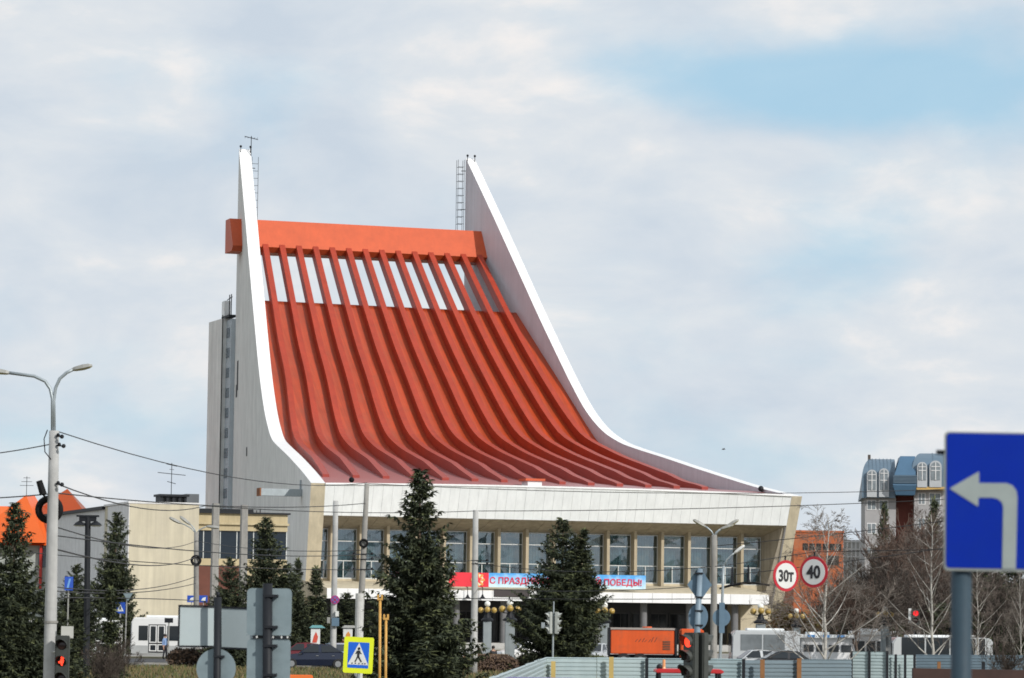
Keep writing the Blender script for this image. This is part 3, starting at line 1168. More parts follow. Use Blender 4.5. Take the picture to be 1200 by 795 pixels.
def bare_meshes(seed, H, spread, depth=5, base_r=.12, stems=1, upright=.75, twig=.012, dens=3):
    rnd = random.Random(seed)
    tr, cr = MB(), MB()

    def grow(p, d, L, r, lv):
        pts = [p.copy()]
        q = p.copy()
        dd = d.copy()
        n = 3 if lv < 3 else 2
        rs = [r]
        for i in range(n):
            dd = (dd + Vector((rnd.uniform(-.16, .16), rnd.uniform(-.16, .16), rnd.uniform(-.05, .12)))).normalized()
            q = q + dd * L / n
            pts.append(q.copy())
            rs.append(max(twig * .7, r * (1 - .42 * (i + 1) / n)))
        (tr if lv < 2 else cr).tube(pts, rs, 6 if lv < 2 else 3, cap=lv < 2)
        if lv >= depth:
            return
        nb = dens if lv else dens + 2
        for k in range(nb):
            t = rnd.uniform(.35, 1) if k else 1
            i = min(n - 1, int(t * n))
            s = pts[i].lerp(pts[i + 1], t * n - i) if t < 1 else pts[-1]
            a = rnd.uniform(0, 6.28)
            sp_ = spread * rnd.uniform(.6, 1.25)
            ax = dd.orthogonal().normalized()
            ax.rotate(Matrix.Rotation(a, 3, dd))
            nd = (dd + ax * sp_ + Vector((0, 0, upright * .3))).normalized()
            grow(s, nd, L * rnd.uniform(.55, .82), max(twig, rs[-1] * rnd.uniform(.55, .8)), lv + 1)
    for s in range(stems):
        a = 6.28 * s / stems + rnd.uniform(-.3, .3)
        d = Vector((math.cos(a) * .22 * (stems > 1), math.sin(a) * .22 * (stems > 1), 1)).normalized()
        grow(Vector((math.cos(a) * .1 * (stems > 1), math.sin(a) * .1 * (stems > 1), -.05)), d, H * .36, base_r, 0)
    return tr, cr


def leader_meshes(seed, H=9, base_r=.10, nb=26):
    """a birch with one straight leader and rising side branches"""
    rnd = random.Random(seed)
    tr, cr = MB(), MB()
    pts = []
    x = y = 0
    for i in range(13):
        pts.append(Vector((x, y, H * i / 12 - .05)))
        x += rnd.uniform(-.07, .07)
        y += rnd.uniform(-.07, .07)
    tr.tube(pts, [base_r * (1 - i / 12) ** .8 + .012 for i in range(13)], 8)

    def twig(p, d, L, r, lv):
        q, dd, ps, rs = p.copy(), d.copy(), [p.copy()], [r]
        n = 4 if lv == 0 else 3
        for i in range(n):
            dd = (dd + Vector((rnd.uniform(-.13, .13), rnd.uniform(-.13, .13), rnd.uniform(.0, .14) if lv == 0 else rnd.uniform(-.16, .08)))).normalized()
            q = q + dd * L / n
            ps.append(q.copy())
            rs.append(max(.006, r * (1 - .75 * (i + 1) / n)))
        (tr if lv == 0 else cr).tube(ps, rs, 5 if lv == 0 else 3, cap=False)
        if lv < 3:
            for k in range((7, 5, 4)[lv]):
                t = rnd.uniform(.2, 1)
                i = min(n - 1, int(t * n))
                s_ = ps[i].lerp(ps[i + 1], t * n - i)
                ax = dd.orthogonal().normalized()
                ax.rotate(Matrix.Rotation(rnd.uniform(0, 6.28), 3, dd))
                twig(s_, (dd + ax * rnd.uniform(.45, .95)).normalized(), L * rnd.uniform(.34, .58), max(.007, rs[i] * .5), lv + 1)
    for k in range(nb):
        t = .16 + .80 * (k + rnd.random()) / nb
        i = min(11, int(t * 12))
        p = pts[i].lerp(pts[i + 1], t * 12 - i)
        a = k * 2.4 + rnd.uniform(-.5, .5)
        up_ = rnd.uniform(.55, 1.1)
        L = H * (.36 * (1 - t) ** .7 + .05) * rnd.uniform(.7, 1.15)
        twig(p, Vector((math.cos(a), math.sin(a), up_)).normalized(), L, base_r * .42 * (1 - t) + .012, 0)
    return tr, cr


def norm_h(meshes):
    return max(v.co.z for me in meshes for v in me.vertices)


BARE = {}
for key, args, m1, m2 in (('birch', (21, 9, .085, 24), BIRCH, mat('pale_birch_twig', (.17, .145, .125), .9, .2)),
                          ('birch2', (25, 9, .07, 28), BIRCH, mat('birch_twig', (.13, .105, .09), .9, .2)),
                          ('brown', (31, 9, .6, 6, .12, 2, .8, .02, 3), TWIG, RTWIG),
                          ('grey', (37, 9, .6, 6, .12, 2, .7, .02, 3), TWIG, mat('dark_twig', (.06, .046, .037), .9, .3))):
    t_, c_ = leader_meshes(*args) if key.startswith('birch') else bare_meshes(*args)
    ms = (t_.mesh('trunk', m1, True), c_.mesh('crown', m2))
    BARE[key] = (*ms, norm_h(ms))


def bare(key, u, vtop, Y, wide, label, rz, cat='bare tree', nm='bare_tree', group='leafless trees right of the theatre'):
    tm, cm, H = BARE[key]
    h = zz(u, vtop, Y)
    o = thing(nm, label, cat, (gx(u, Y), Y, 0), rz, group)
    for n_, me in (('trunk', tm), ('crown', cm)):
        c = link(n_, me, o)
        c.scale = (wide * h / H, wide * h / H, h / H)
    return o


bare('birch', 968, 590, 112, 1.1, 'white-barked leafless birch right below the round 40 sign', 0.3, 'birch', 'birch_tree')
bare('birch2', 1094, 588, 152, 1.0, 'tall slender birch left of the grey pole of the blue turn sign', 1.2, 'birch', 'birch_tree')
bare('birch2', 1146, 650, 156, .95, 'slender birch right of the grey pole of the blue turn sign', 2.6, 'birch', 'birch_tree')
bare('birch', 1196, 655, 150, .5, 'white birch trunk at the right edge of the picture', 4.0, 'birch', 'birch_tree')
bare('brown', 1062, 596, 285, 1.0, 'reddish bare tree filling the space below the grey apartment block', .4)
bare('brown', 1092, 640, 262, 1.1, 'reddish bare tree left of the grey sign pole, behind the birch', 2.0)
bare('grey', 1016, 652, 290, 1.1, 'dark twiggy bare tree between the brick building and the apartment block', 1.0)
bare('grey', 1040, 668, 265, 1.1, 'low dark bare tree behind the red traffic light', 3.1)
bare('grey', 985, 664, 300, 1.0, 'dark bare tree in front of the orange brick building', 5.0)
bare('brown', 1134, 660, 275, 1.1, 'reddish bare tree seen under the blue turn sign', 5.8)
bare('grey', 1172, 655, 240, 1.1, 'dark bare tree under the right part of the blue turn sign', 2.5)
for q, (u, v, lb) in enumerate(((1000, 690, 'farthest dark bare tree left of the narrow spruce, low behind the kiosk roofs'), (1020, 660, 'farthest dark bare tree under the left corner of the apartment block'), (1048, 650, 'farthest dark bare tree under the dark red stair wall'), (1068, 648, 'farthest dark bare tree under the second pair of arched dormers'), (1090, 655, 'farthest dark bare tree just left of the turn sign edge'), (1130, 660, 'farthest dark bare tree right of the grey sign pole'), (1165, 665, 'farthest dark bare tree near the right edge under the arrow'))):
    bare('grey', u, v, 340 + q * 3, 1.3, lb, q * .9 + .2)
for q, (u, v, Y, k_, lb) in enumerate(((1076, 622, 300, 'brown', 'reddish bare tree right behind the tall birch, highest of the thicket'), (1028, 632, 310, 'grey', 'dark bare tree left of the narrow spruce by the apartment block'), (1052, 640, 255, 'grey', 'dense dark bare tree in the middle of the thicket below the apartment block'), (1006, 676, 262, 'brown', 'brown bare tree above the stepped kiosk roof'), (1112, 628, 290, 'brown', 'reddish bare tree behind the grey sign pole'), (1160, 672, 270, 'grey', 'dark bare tree under the stem of the white arrow'), (972, 676, 290, 'grey', 'dark bare tree behind the trunk of the birch below the 40 sign'))):
    bare(k_, u, v, Y, 1.15, lb, q * 1.3 + .7)
bare('grey', 138, 738, 120, 1.0, 'small leafless shrub in front of the white bus nose', .5, 'shrub', 'bare_shrub', 'bare shrubs')
bare('grey', 118, 748, 118, 1.0, 'low brown leafless shrub right of the pedestrian light', 2.5, 'shrub', 'bare_shrub', 'bare shrubs')
bare('grey', 1180, 742, 128, 1.3, 'thin bare shrub in front of the dark corrugated fence at right', 1.5, 'shrub', 'bare_shrub', 'bare shrubs')


def leaf_block(seed, x0, x1, y0, y1, z1, n, size, mi_p=.5):
    rnd = random.Random(seed)
    b = MB()
    for k in range(n):
        x, y = rnd.uniform(x0, x1), rnd.uniform(y0, y1)
        ed = min(x - x0, x1 - x, .5) / .5
        zt = z1 * (.86 + .16 * noise.noise(Vector((x * 1.1, y, seed)))) * (.7 + .3 * max(0, ed))
        z = zt * rnd.random() ** .6
        d = Vector((rnd.gauss(0, 1), rnd.gauss(0, 1), rnd.gauss(.4, 1))).normalized()
        s = d.orthogonal().normalized() * size * .4
        p = Vector((x, y, z))
        b.face((p - s, p + d * size * .5 - s * .2, p + d * size, p + s), 0 if rnd.random() < mi_p else 1)
    return b


HB = mat('hedge_brown', (.13, .085, .055), .9, .4, 1)
HG = mat('hedge_green', (.065, .075, .035), .9, .4, 1)


def hedge(u0, u1, Y, vtop, label, mats, n=3500, size=.22, dep=1.4, seed=1):
    x0, x1 = gx(u0, Y, .5), gx(u1, Y, .5)
    h = zz((u0 + u1) / 2, vtop, Y)
    b = leaf_block(seed, 0, x1 - x0, 0, dep, h, n, size)
    o = b.build('hedge', mats, loc=(x0, Y, 0))
    return tag(o, label, 'hedge', 'clipped hedges by the square')


hedge(541, 606, 198, 767, 'brown leafless hedge right of the tall spruce', [HB, RTWIG], seed=2)
hedge(606, 668, 204, 766, 'olive hedge behind the corner of the pale blue fence', [HG, HB], seed=3)
hedge(196, 300, 206, 760, 'dark brown hedge behind the sign backs', [HB, mat('dark_twig', (.085, .066, .052))], 5000, seed=4)
hedge(668, 716, 215, 768, 'low green hedge behind the pale blue fence, left of the orange truck', [HG, HG], 2200, seed=5)

# leafy olive shrub right of the cream porch wall
b = MB()
rnd = random.Random(5)
for k in range(5200):
    d = Vector((rnd.gauss(0, 1), rnd.gauss(0, 1), rnd.gauss(0, 1)))
    d.normalize()
    r_ = rnd.random() ** .4 * (1 + .35 * noise.noise(d * 1.7))
    p = Vector((d.x * 2.3 * r_, d.y * 1.6 * r_, 2.6 + d.z * 2.4 * r_))
    e = Vector((rnd.gauss(0, 1), rnd.gauss(0, 1), rnd.gauss(0, 1))).normalized()
    s = e.orthogonal().normalized() * .1
    b.face((p - s, p + e * .15 - s * .2, p + e * .3, p + s), 0 if rnd.random() < .6 else 1)
BUSH = b.mesh('foliage', [mat('olive_leaf', (.16, .13, .04), .8, .4, .8), mat('autumn_leaf', (.20, .10, .045), .8, .4, .8)])
tk = MB()
tk.tube(((0, 0, -.05), (.05, 0, 1.4), (.2, .1, 2.6)), (.12, .09, .05), 6)
tk.tube(((0, 0, .8), (-.5, 0, 2.0), (-.8, .2, 3.0)), (.07, .05, .03), 6)
TKM = tk.mesh('trunk', BARK)
for u, Y, s, lb in ((920, 305, 1.0, 'leafy olive bush below the round 30 sign'), (945, 312, .85, 'rusty leafed bush below the round 40 sign'), (985, 318, .9, 'olive and rust coloured bush in front of the orange brick building')):
    o = thing('leafy_bush', lb, 'bush', (gx(u, Y), Y, 0), u * .1, 'leafy bushes right of the theatre')
    for nm, me in (('trunk', TKM), ('foliage', BUSH)):
        c = link(nm, me, o)
        c.scale = (s, s, s)

# grass and dry tufts on the verge in front of the hedges
rnd = random.Random(11)
b = MB()
for k in range(24000):
    Y = rnd.uniform(120, 203)
    x = rnd.uniform(-.16, .02) * Y
    h = rnd.uniform(.08, .28)
    a = rnd.uniform(0, 3.14)
    w = .05
    dx, dy = math.cos(a) * w, math.sin(a) * w
    l = rnd.uniform(-.1, .1)
    b.face(((x - dx, Y - dy, 0), (x + dx, Y + dy, 0), (x + l, Y + l, h)), 0 if rnd.random() < .6 else 1)
tag(b.build('grass', [mat('dry_grass', (.17, .13, .06), .9, .3), mat('green_grass', (.08, .10, .03), .9, .3)]), None, None, kind='stuff')

# ================================================================== neighbouring buildings
def boxpts(b, M, x0, x1, y0, y1, z0, z1, mi=0):
    return b.hexa([M @ Vector(p) for p in ((x0, y0, z0), (x1, y0, z0), (x1, y1, z0), (x0, y1, z0), (x0, y0, z1), (x1, y0, z1), (x1, y1, z1), (x0, y1, z1))], mi)


# --- cream building left of the theatre (turned like the theatre)
YB = 300
bx0 = at(149, 725, YB)
cb_ = thing('cream_building', 'plain cream and grey building with a recessed glazed bay, left of the theatre', 'building', (bx0.x, YB, 0), TANG)
HT = zz(149, 590, YB)
wcr = (at(226, 700, YB) - at(149, 700, YB)).x / math.cos(TANG) * 1.03
CREAM = mat('cream_render', (.55, .495, .37), .85, .07, .35, .1, streak=.16, dirt=((.40, .36, .29), .22, .55))
GREYB = mat('grey_brick', (.66, .65, .64), .9, .10, 1.2, .15, streak=.1)
b = MB()
b.box(0, wcr, 0, 11, 0, HT)
blk = b.build('wall', [CREAM], cb_)
b = MB()
b.box(-.06, 0, 0, 9.4, 0, HT - .05)
b.build('side_cladding', [GREYB], cb_)
b = MB()
b.box(-.12, wcr + .05, -.06, 11.05, HT, HT + .18)
b.build('parapet', GREYB, cb_)
b = MB()
b.box(-.02, 14, 11, 40, 0, HT - .25)
b.box(-.3, 14.2, 10.9, 40.3, HT - .25, HT + .05, 1)
b.build('rear_wing', [GREYB, DARKM], cb_)
# slotted roof vent with an aerial
v0, v1 = (190 - 149) / 81 * wcr, (221 - 149) / 81 * wcr
zt = zz(205, 578, YB)
b = MB()
b.box(v0, v1, 2, 4, HT + .1, zt - .75)
rv = b.build('roof_vent', mat('sooty_brick', (.09, .075, .065), .9, .2, 2), cb_)
b = MB()
b.box(v0 - .15, v1 + .2, 1.8, 4.2, zt - .2, zt)
b.build('vent_cap', DARKM, rv)
for k in range(5):
    x = lerp(v0 + .1, v1 - .1, k / 4)
    b = MB()
    b.box(x - .1, x + .1, 2.0, 4.0, zt - .75, zt - .2)
    b.build('vent_pier', DARKM, rv)
b = MB()
xm = lerp(v0, v1, .5)
b.tube(((xm, 3, zt), (xm, 3, zt + 2.9)), .035, 5)
for dz, w_ in ((2.7, .5), (1.9, 1.3), (1.1, .4)):
    b.tube(((xm - w_, 3, zt + dz + .1), (xm + w_, 3, zt + dz - .1)), .03, 4)
b.tube(((xm - .3, 2.6, zt + 2.3), (xm + .3, 3.4, zt + 2.3)), .02, 4)
b.build('aerial', DARKM, cb_)
# recessed annexe to the right
rx1 = wcr + 9.6
ry = 5.0
zA = zz(262, 602, YB + 8)
z1 = zz(262, 622, YB + 8)
z2 = zz(262, 655, YB + 8)
z3 = zz(262, 663, YB + 8)
b = MB()
b.box(wcr, rx1, ry, ry + 12, z1, zA)
b.box(wcr, rx1, ry + .12, ry + 12, 0, z3 - .02)
b.box(wcr, rx1, ry - .02, ry + .12, z3, z2)
b.box(wcr - .02, rx1 + .1, ry - .25, ry, z1 + .55, z1 + .75)
b.box(wcr, rx1, ry + 1.2, ry + 12, z2, z1)
b.build('annexe_wall', mat('ochre_render', (.47, .39, .24), .85, .12, .5, .1, streak=.15), cb_)
b = MB()
b.box(wcr + .01, rx1 + .2, ry - .3, ry + 12, zA, zA + .15)
b.build('annexe_coping', DARKM, cb_)
b = MB()
for k in range(7):
    x = wcr + .1 + k * 1.58
    b = MB()
    b.box(x - .04, x + .04, ry + .2, ry + .32, z2 + .005, z1 - .005)
    b.build('mullion', FRAME, cb_)
    if k < 6:
        b = MB()
        b.box(x + .045, x + 1.53, ry + .24, ry + .27, z2 + .005, z1 - .005)
        b.build('window', mat('navy_glass', (.012, .020, .030), .12, .2, .5), cb_)
b = MB()
b.box(wcr + .02, wcr + 5.6, ry - .06, ry + .10, 3.2, z3 - .03)
b.build('red_panel', mat('red_brown_panel', (.13, .045, .03), .8, .2, .8), cb_)
b = MB()
b.box(wcr + .05, wcr + 1.25, ry + .5, ry + 2.5, zA + .15, zA + 1.75)
b.build('roof_cabin', mat('cabin_grey', (.09, .10, .11), .6), cb_)

# two tall concrete pylons in front of the annexe, and two small blue plates below
for u, vt, vb_, lb in ((249.5, 590, 700, 'pale square concrete pylon in front of the annexe windows, the left of two'), (283, 592, 690, 'pale concrete pylon against the corner of the theatre side wall, right of its twin')):
    Yp = 282
    b = MB()
    h = zz(u, vt, Yp)
    b.hexa(((-.32, -.32, 0), (.32, -.32, 0), (.32, .32, 0), (-.32, .32, 0), (-.27, -.27, h), (.27, -.27, h), (.27, .27, h), (-.27, .27, h)))
    o = b.build('concrete_pylon', POLED, loc=(gx(u, Yp), Yp, 0), rz=TANG, bevel=.03)
    tag(o, lb, 'pylon', 'concrete pylons in front of the annexe')

# --- orange roofed house at the left edge
YH = 430
def hp(u, v, dy=0):
    return at(u, v, YH + dy)
ho = thing('orange_roofed_house', 'house with big steep orange and red metal roofs behind the trees at the left edge', 'house', (gx(60, YH), YH, 0))
ox = gx(60, YH)
def hl(u, v, dy=0):
    p = hp(u, v, dy)
    return (p.x - ox, dy, p.z)
ORM = mat('orange_metal_roof', (.80, .14, .02), .45, .06, .4)
RDM = mat('red_metal_roof', (.50, .03, .02), .45, .1, .4)
b = MB()
zE = hl(80, 636)[2]
xl, xr = hl(-60, 640)[0], hl(114, 640)[0]
b.box(xl, xr - .4, 1, 16, 0, zE)
wl = b.build('wall', mat('pale_plaster', (.42, .45, .42), .8, .1, .5), ho)
# main hip roof
zR = hl(79, 573, 8)[2]
xa = hl(79, 573, 8)[0]
x0r, x1r = hl(20, 573, 8)[0], hl(128, 637)[0]
b = MB()
b.v = [(xl, 0, zE - .4), (x1r, 0, zE - .4), (x1r, 17, zE - .4), (xl, 17, zE - .4), (xa, 8, zR), (xl + 3, 8, zR - 2.4), (xa - 3.2, 8, zR - 2.4)]
b.f = [(0, 1, 4, 6, 5), (1, 2, 4), (2, 3, 5, 6, 4), (3, 0, 5), (3, 2, 1, 0)]
b.m = [0] * 5
b.build('roof', ORM, ho)
# cross gable in front: red side turned away from the sun
pk = hl(32, 579, 1)
b = MB()
gx0, gx1 = hl(-40, 600)[0], hl(56, 622)[0]
b.v = [(gx0, -1.2, zE - .1), (gx1, -1.2, zE - .1), (gx1, 7.8, zE + 1.4), (gx0, 7.8, zE + 1.4), (pk[0], -.2, pk[2] - .2), (pk[0], 7.9, pk[2])]
b.f = [(1, 2, 5, 4), (0, 4, 5, 3), (0, 1, 4), (3, 5, 2), (0, 3, 2, 1)]
b.m = [0, 1, 0, 0, 0]
b.build('cross_gable', [ORM, RDM], ho)
for k in range(4):
    x = lerp(hl(44, 650)[0], xr - 1.2, k / 3)
    b = MB()
    b.box(x, x + 1.5, .9, .99, zE - 3.2, zE - .7)
    b.build('window', mat('blue_grey_glass', (.10, .13, .16)), ho)
b = MB()
b.box(hl(46, 640)[0], hl(49, 640)[0], .4, .9, zE - 6, zE - .02)
b.build('red_pillar', RDM, ho)
b = MB()
p = hl(31, 579, 6)
b.tube(((p[0], 6, p[2] - .4), (p[0], 6, p[2] + 2.3)), .04, 5)
for dz, w_ in ((1.1, .9), (1.6, .7), (2.1, .45)):
    b.tube(((p[0] - w_, 6, p[2] + dz), (p[0] + w_, 6, p[2] + dz)), .03, 4)
b.build('aerial', DARKM, ho)

# --- grey building with blue glass strips between house and cream building
YG = 350
gb = thing('blue_strip_building', 'grey building with blue painted vertical strips, half hidden by dark spruces', 'building', (gx(100, YG), YG, 0))
def gl(u, v):
    p = at(u, v, YG)
    return p.x - gx(100, YG), p.z
x0, zt = gl(74, 606)
x1, _ = gl(122, 606)
b = MB()
b.box(x0, x1, 0, 10, 0, zt)
b.build('wall', GREYB, gb)
for u0, u1, m in ((75, 83, 'a'), (87, 97, 'b'), (104, 110, 'a')):
    b = MB()
    a, c = gl(u0, 625)[0], gl(u1, 625)[0]
    b.box(a, c, -.12, -.002, 1.5, gl(90, 624)[1])
    b.build('glass_strip', mat('sky_blue_panel', (.22, .36, .58), .3, .35, .5) if m == 'a' else mat('deep_blue_panel', (.08, .16, .36), .3, .5, .4), gb)

# --- apartment block with blue barrel roofs, right
YA = 420
ap = thing('apartment_block', 'grey apartment block with blue barrel roofs and arched white dormers', 'building', (gx(1060, YA), YA, 0), R(-4))
AX = gx(1060, YA)
def al(u, v):
    p = at(u, v, YA)
    return p.x - AX, p.z
GREYW = mat('grey_block', (.36, .355, .36), .85, .12, .8, .1)
BLUER = mat('blue_metal_roof', (.115, .17, .225), .45, .10, .8)
BLUED = mat('blue_dark_roof', (.065, .14, .23), .45, .15, .5)
WHT = mat('white_trim', (.72, .72, .72), .6, .06, 1)
x0, z0 = al(1014, 583)
x1, _ = al(1118, 583)
xg, _ = al(1050, 583)
xh, _ = al(1071, 583)
xw, _ = al(1180, 583)
b = MB()
b.box(x0, xg, 0, 14, 0, z0)
b.box(xh, xw, -.8, 14, 0, al(1080, 530)[1] - 1.2)
b.build('wall', GREYW, ap)
b = MB()
b.box(xg, xh, 1.2, 14, 0, z0 + .5)
b.build('stair_wall', mat('dark_red_wall', (.13, .035, .025), .85, .15, .6), ap)


def barrel(xa, xb, y0, zb, zt, depth, m, name='barrel_roof'):
    b = MB()
    n = 10
    pr = [(y0, zb)]
    for k in range(n + 1):
        a = math.pi / 2 * k / n
        pr.append((y0 + depth * (1 - math.cos(a)), zb + (zt - zb) * .45 + (zt - zb) * .55 * math.sin(a)))
    pr += [(y0 + 14, zt), (y0 + 14, zb)]
    b.prism(pr, 'x', xa, xb)
    for i, (x, y, z) in enumerate(b.v):
        if x == xa:
            b.v[i] = (xa + 1.35 * (1 - math.sqrt(max(0, 1 - max(0, ((z - zb) / (zt - zb) - .45) / .55) ** 2))), y, z)
    o = b.build(name, m, ap, smooth=False)
    for k in range(2, 9):
        x = lerp(xa, xb, k / 9)
        s = MB()
        for q in range(n):
            (ya, za), (yb, zb2) = pr[1 + q], pr[2 + q]
            s.hexa(((x - .04, ya - .03, za + .0), (x + .04, ya - .03, za), (x + .04, yb - .03, zb2), (x - .04, yb - .03, zb2), (x - .04, ya, za + .07), (x + .04, ya, za + .07), (x + .04, yb, zb2 + .07), (x - .04, yb, zb2 + .07)))
        s.build('roof_seam', m, o)
    return o


bz, tz = al(1030, 584)[1], al(1030, 537)[1]
barrel(al(1010, 560)[0], al(1049, 560)[0], -.9, bz, tz, 3.4, BLUER)
bb = MB()
xa, xb = al(1046.5, 560)[0], al(1072, 560)[0]
za, zb_ = al(1060, 581)[1], al(1060, 535)[1]
bb.v = [(xa + .3, -2.0, za), (xb - .1, -2.0, za), (xb - .1, 6, za), (xa + .3, 6, za), (xa - .1, -2.4, za + 1.2), (xb + .1, -2.4, za + 1.2), (xa + .1, -2.2, zb_ - 2.4), (xb, -2.2, zb_ - 2.4), (xa + .9, -.6, zb_), (xb, -.6, zb_), (xa + .9, 6, zb_), (xb, 6, zb_), (xb + .1, 6, za + 1.2), (xa - .1, 6, za + 1.2)]
bb.f = [(0, 1, 5, 4), (4, 5, 7, 6), (6, 7, 9, 8), (8, 9, 11, 10), (1, 2, 12, 5), (5, 12, 11, 9, 7), (3, 0, 4, 13), (13, 4, 6, 8, 10), (3, 2, 1, 0), (2, 3, 13, 10, 11, 12)]
bb.m = [0] * 10
bay = bb.build('roof_bay', BLUED, ap)
for k in range(6):
    z = lerp(za + 1.5, zb_ - 2.6, k / 5)
    s = MB()
    s.box(xa - .05, xb + .12, -2.52, -2.32, z, z + .1)
    s.build('cladding_band', BLUER, bay)
barrel(al(1068, 560)[0], al(1180, 560)[0], -1.7, al(1090, 572)[1], al(1090, 531)[1], 3.2, BLUER)


def dormer(u, vb_, vt, w, yf):
    x, zb2 = al(u, vb_)
    zt2 = al(u, vt)[1]
    hw = w / 2
    sp_ = zt2 - hw
    def arch(r, zc, zb3, n=12):
        return [(x - r, zb3)] + [(x - r * math.cos(math.pi * k / n), zc + r * math.sin(math.pi * k / n)) for k in range(n + 1)] + [(x + r, zb3)]
    b = MB()
    b.prism(arch(hw, sp_, zb2), 'y', yf, yf + 3.2)
    d = b.build('dormer', mat('dormer_grey', (.44, .46, .48), .6, .1, 1), ap)
    b = MB()
    b.prism(arch(hw * .74, sp_, zb2 + .9), 'y', yf - .06, yf - .003)
    g = b.build('arched_window', mat('grey_pane', (.20, .23, .25), .25, .3, 2), d)
    b = MB()
    b.box(x - .05, x + .05, yf - .12, yf - .063, zb2 + .9, sp_ + hw * .7)
    for zq in (zb2 + 2.1, sp_):
        b.box(x - hw * .74, x + hw * .74, yf - .11, yf - .061, zq - .04, zq + .04)
    b.build('glazing_bar', WHT, g)
    return d


dormer(1021.5, 583, 551, 1.25, -1.25)
dormer(1035.5, 583, 549.5, 1.25, -1.25)
dormer(1079.5, 572, 542.5, 1.25, -2.1)
dormer(1095, 572, 541, 1.5, -2.1)
b = MB()
b.box(al(1073, 570)[0], al(1112, 570)[0], -2.0, -.85, al(1090, 575)[1], al(1090, 571.5)[1])
b.build('ochre_ledge', mat('ochre_ledge', (.55, .36, .12), .7), ap)
for u0, u1, va, vb_ in ((1016, 1027, 586, 598), (1030, 1041, 586, 598), (1016, 1027, 613, 626), (1030, 1041, 613, 626), (1075, 1084, 578, 592), (1088, 1102, 578, 592), (1075, 1084, 607, 620), (1088, 1102, 607, 620), (1016, 1027, 641, 654), (1075, 1084, 636, 648)):
    (xa, z1_), (xb, z2_) = al(u0, va), al(u1, vb_)
    y = -.06 if u0 < 1050 else -.86
    b = MB()
    b.box(xa, xb, y, y + .055, z2_, z1_)
    wv = b.build('window', WHT, ap)
    m2 = (xa + xb) / 2
    for p0, p1 in ((xa + .1, m2 - .05), (m2 + .05, xb - .1)):
        g = MB()
        g.box(p0, p1, y - .02, y - .002, z2_ + .1, z1_ - .1)
        g.build('pane', mat('grey_pane', (.20, .23, .25)), wv)
b = MB()
b.box(al(1018, 540)[0], al(1021, 540)[0], 1.5, 2.5, tz - 1.2, tz + .5)
b.build('chimney', mat('sooty_brick', (.09, .075, .065)), ap)

# --- orange brick building behind the theatre's right corner
YK = 390
bk = thing('brick_building', 'orange brick building with a row of dark windows, right of the theatre', 'building', (gx(950, YK), YK, 0), R(6))
def kl(u, v):
    p = at(u, v, YK)
    return p.x - gx(950, YK), p.z
x0, zt = kl(930, 624)
x1, _ = kl(989, 624)
BRK = mat('orange_brick', (.40, .11, .042), .9, .22, 1.5, .2, dirt=((.30, .20, .12), .6, .5))
b = MB()
b.box(x0, x1, 0, 12, 0, zt)
b.build('wall', BRK, bk)
b = MB()
b.box(x0 - .1, x1 + .1, -.12, 12.1, zt, zt + .25)
b.build('parapet', BRK, bk)
for k in range(6):
    xa = lerp(x0, x1, .18 + k * .135)
    b = MB()
    b.box(xa, xa + .62, -.05, .04, kl(950, 645)[1], kl(950, 637)[1])
    b.build('window', mat('soot_window', (.03, .025, .024), .6, .2, 2, spec=.15), bk)
for k in range(2):
    xa = lerp(x0, x1, .3 + .35 * k)
    b = MB()
    b.box(xa, xa + 1.5, -.05, .04, kl(950, 662)[1], kl(950, 651)[1])
    b.build('window', mat('soot_window', (.03, .025, .024), .6, .2, 2, spec=.15), bk)

# --- pale lattice block right of it
pb = thing('white_lattice_block', 'small white latticed block peeping out right of the orange brick building', 'building', (gx(1000, 440), 440, 0))
b = MB()
w2 = 13 * mpp(440)
b.box(-w2, w2, 0, 8, 0, zz(1000, 633, 440))
wl = b.build('wall', mat('lattice_back', (.45, .45, .43), .8), pb)
for k in range(6):
    b = MB()
    x = lerp(-w2, w2 - .18, k / 5)
    b.box(x, x + .18, -.12, -.002, 3, zz(1000, 633, 440))
    b.build('slat', WHT, pb)
for k in range(4):
    b = MB()
    z = zz(1000, 633, 440) - .3 - k * 1.0
    b.box(-w2, w2, -.2, -.125, z, z + .16)
    b.build('rail', WHT, pb)

# --- white kiosks along the square, right
for u0, u1, Y, vt, vb_, lb, blue in ((938, 1000, 262, 741, 770, 'white market kiosk with a blue printed stripe behind the leafless birch', 1), (1000, 1052, 268, 737, 770, 'white market kiosk with a stepped roof below the dark bare trees', 0), (1112, 1170, 275, 752, 772, 'low white kiosk behind the grey pole of the blue turn sign', 0)):
    k_ = thing('kiosk', lb, 'kiosk', (gx(u0, Y), Y, 0), 0, 'white kiosks right of the theatre')
    w_ = (u1 - u0) * mpp(Y)
    h = zz((u0 + u1) / 2, vt, Y)
    b = MB()
    b.box(0, w_, 0, 3, 0, h - .45)
    b.build('wall', WHT, k_)
    b = MB()
    b.box(-.1, w_ + .1, -.4, 3.1, h - .45, h - .2)
    b.box(.6, w_ * .55, .3, 2.5, h - .2, h)
    b.build('roof', WHITEP, k_)
    for q in range(4):
        b = MB()
        a = w_ * (.06 + q * .235)
        b.box(a, a + w_ * .19, -.05, -.003, .9, h - 1.0)
        b.build('window', mat('dim_window', (.05, .055, .06), .2), k_)
    if blue:
        for q in range(3):
            b = MB()
            b.box(w_ * (.12 + q * .28), w_ * (.26 + q * .28), -.45, -.41, h - .42, h - .22)
            b.build('print', mat('blue_print', (.12, .30, .60), .5), k_)

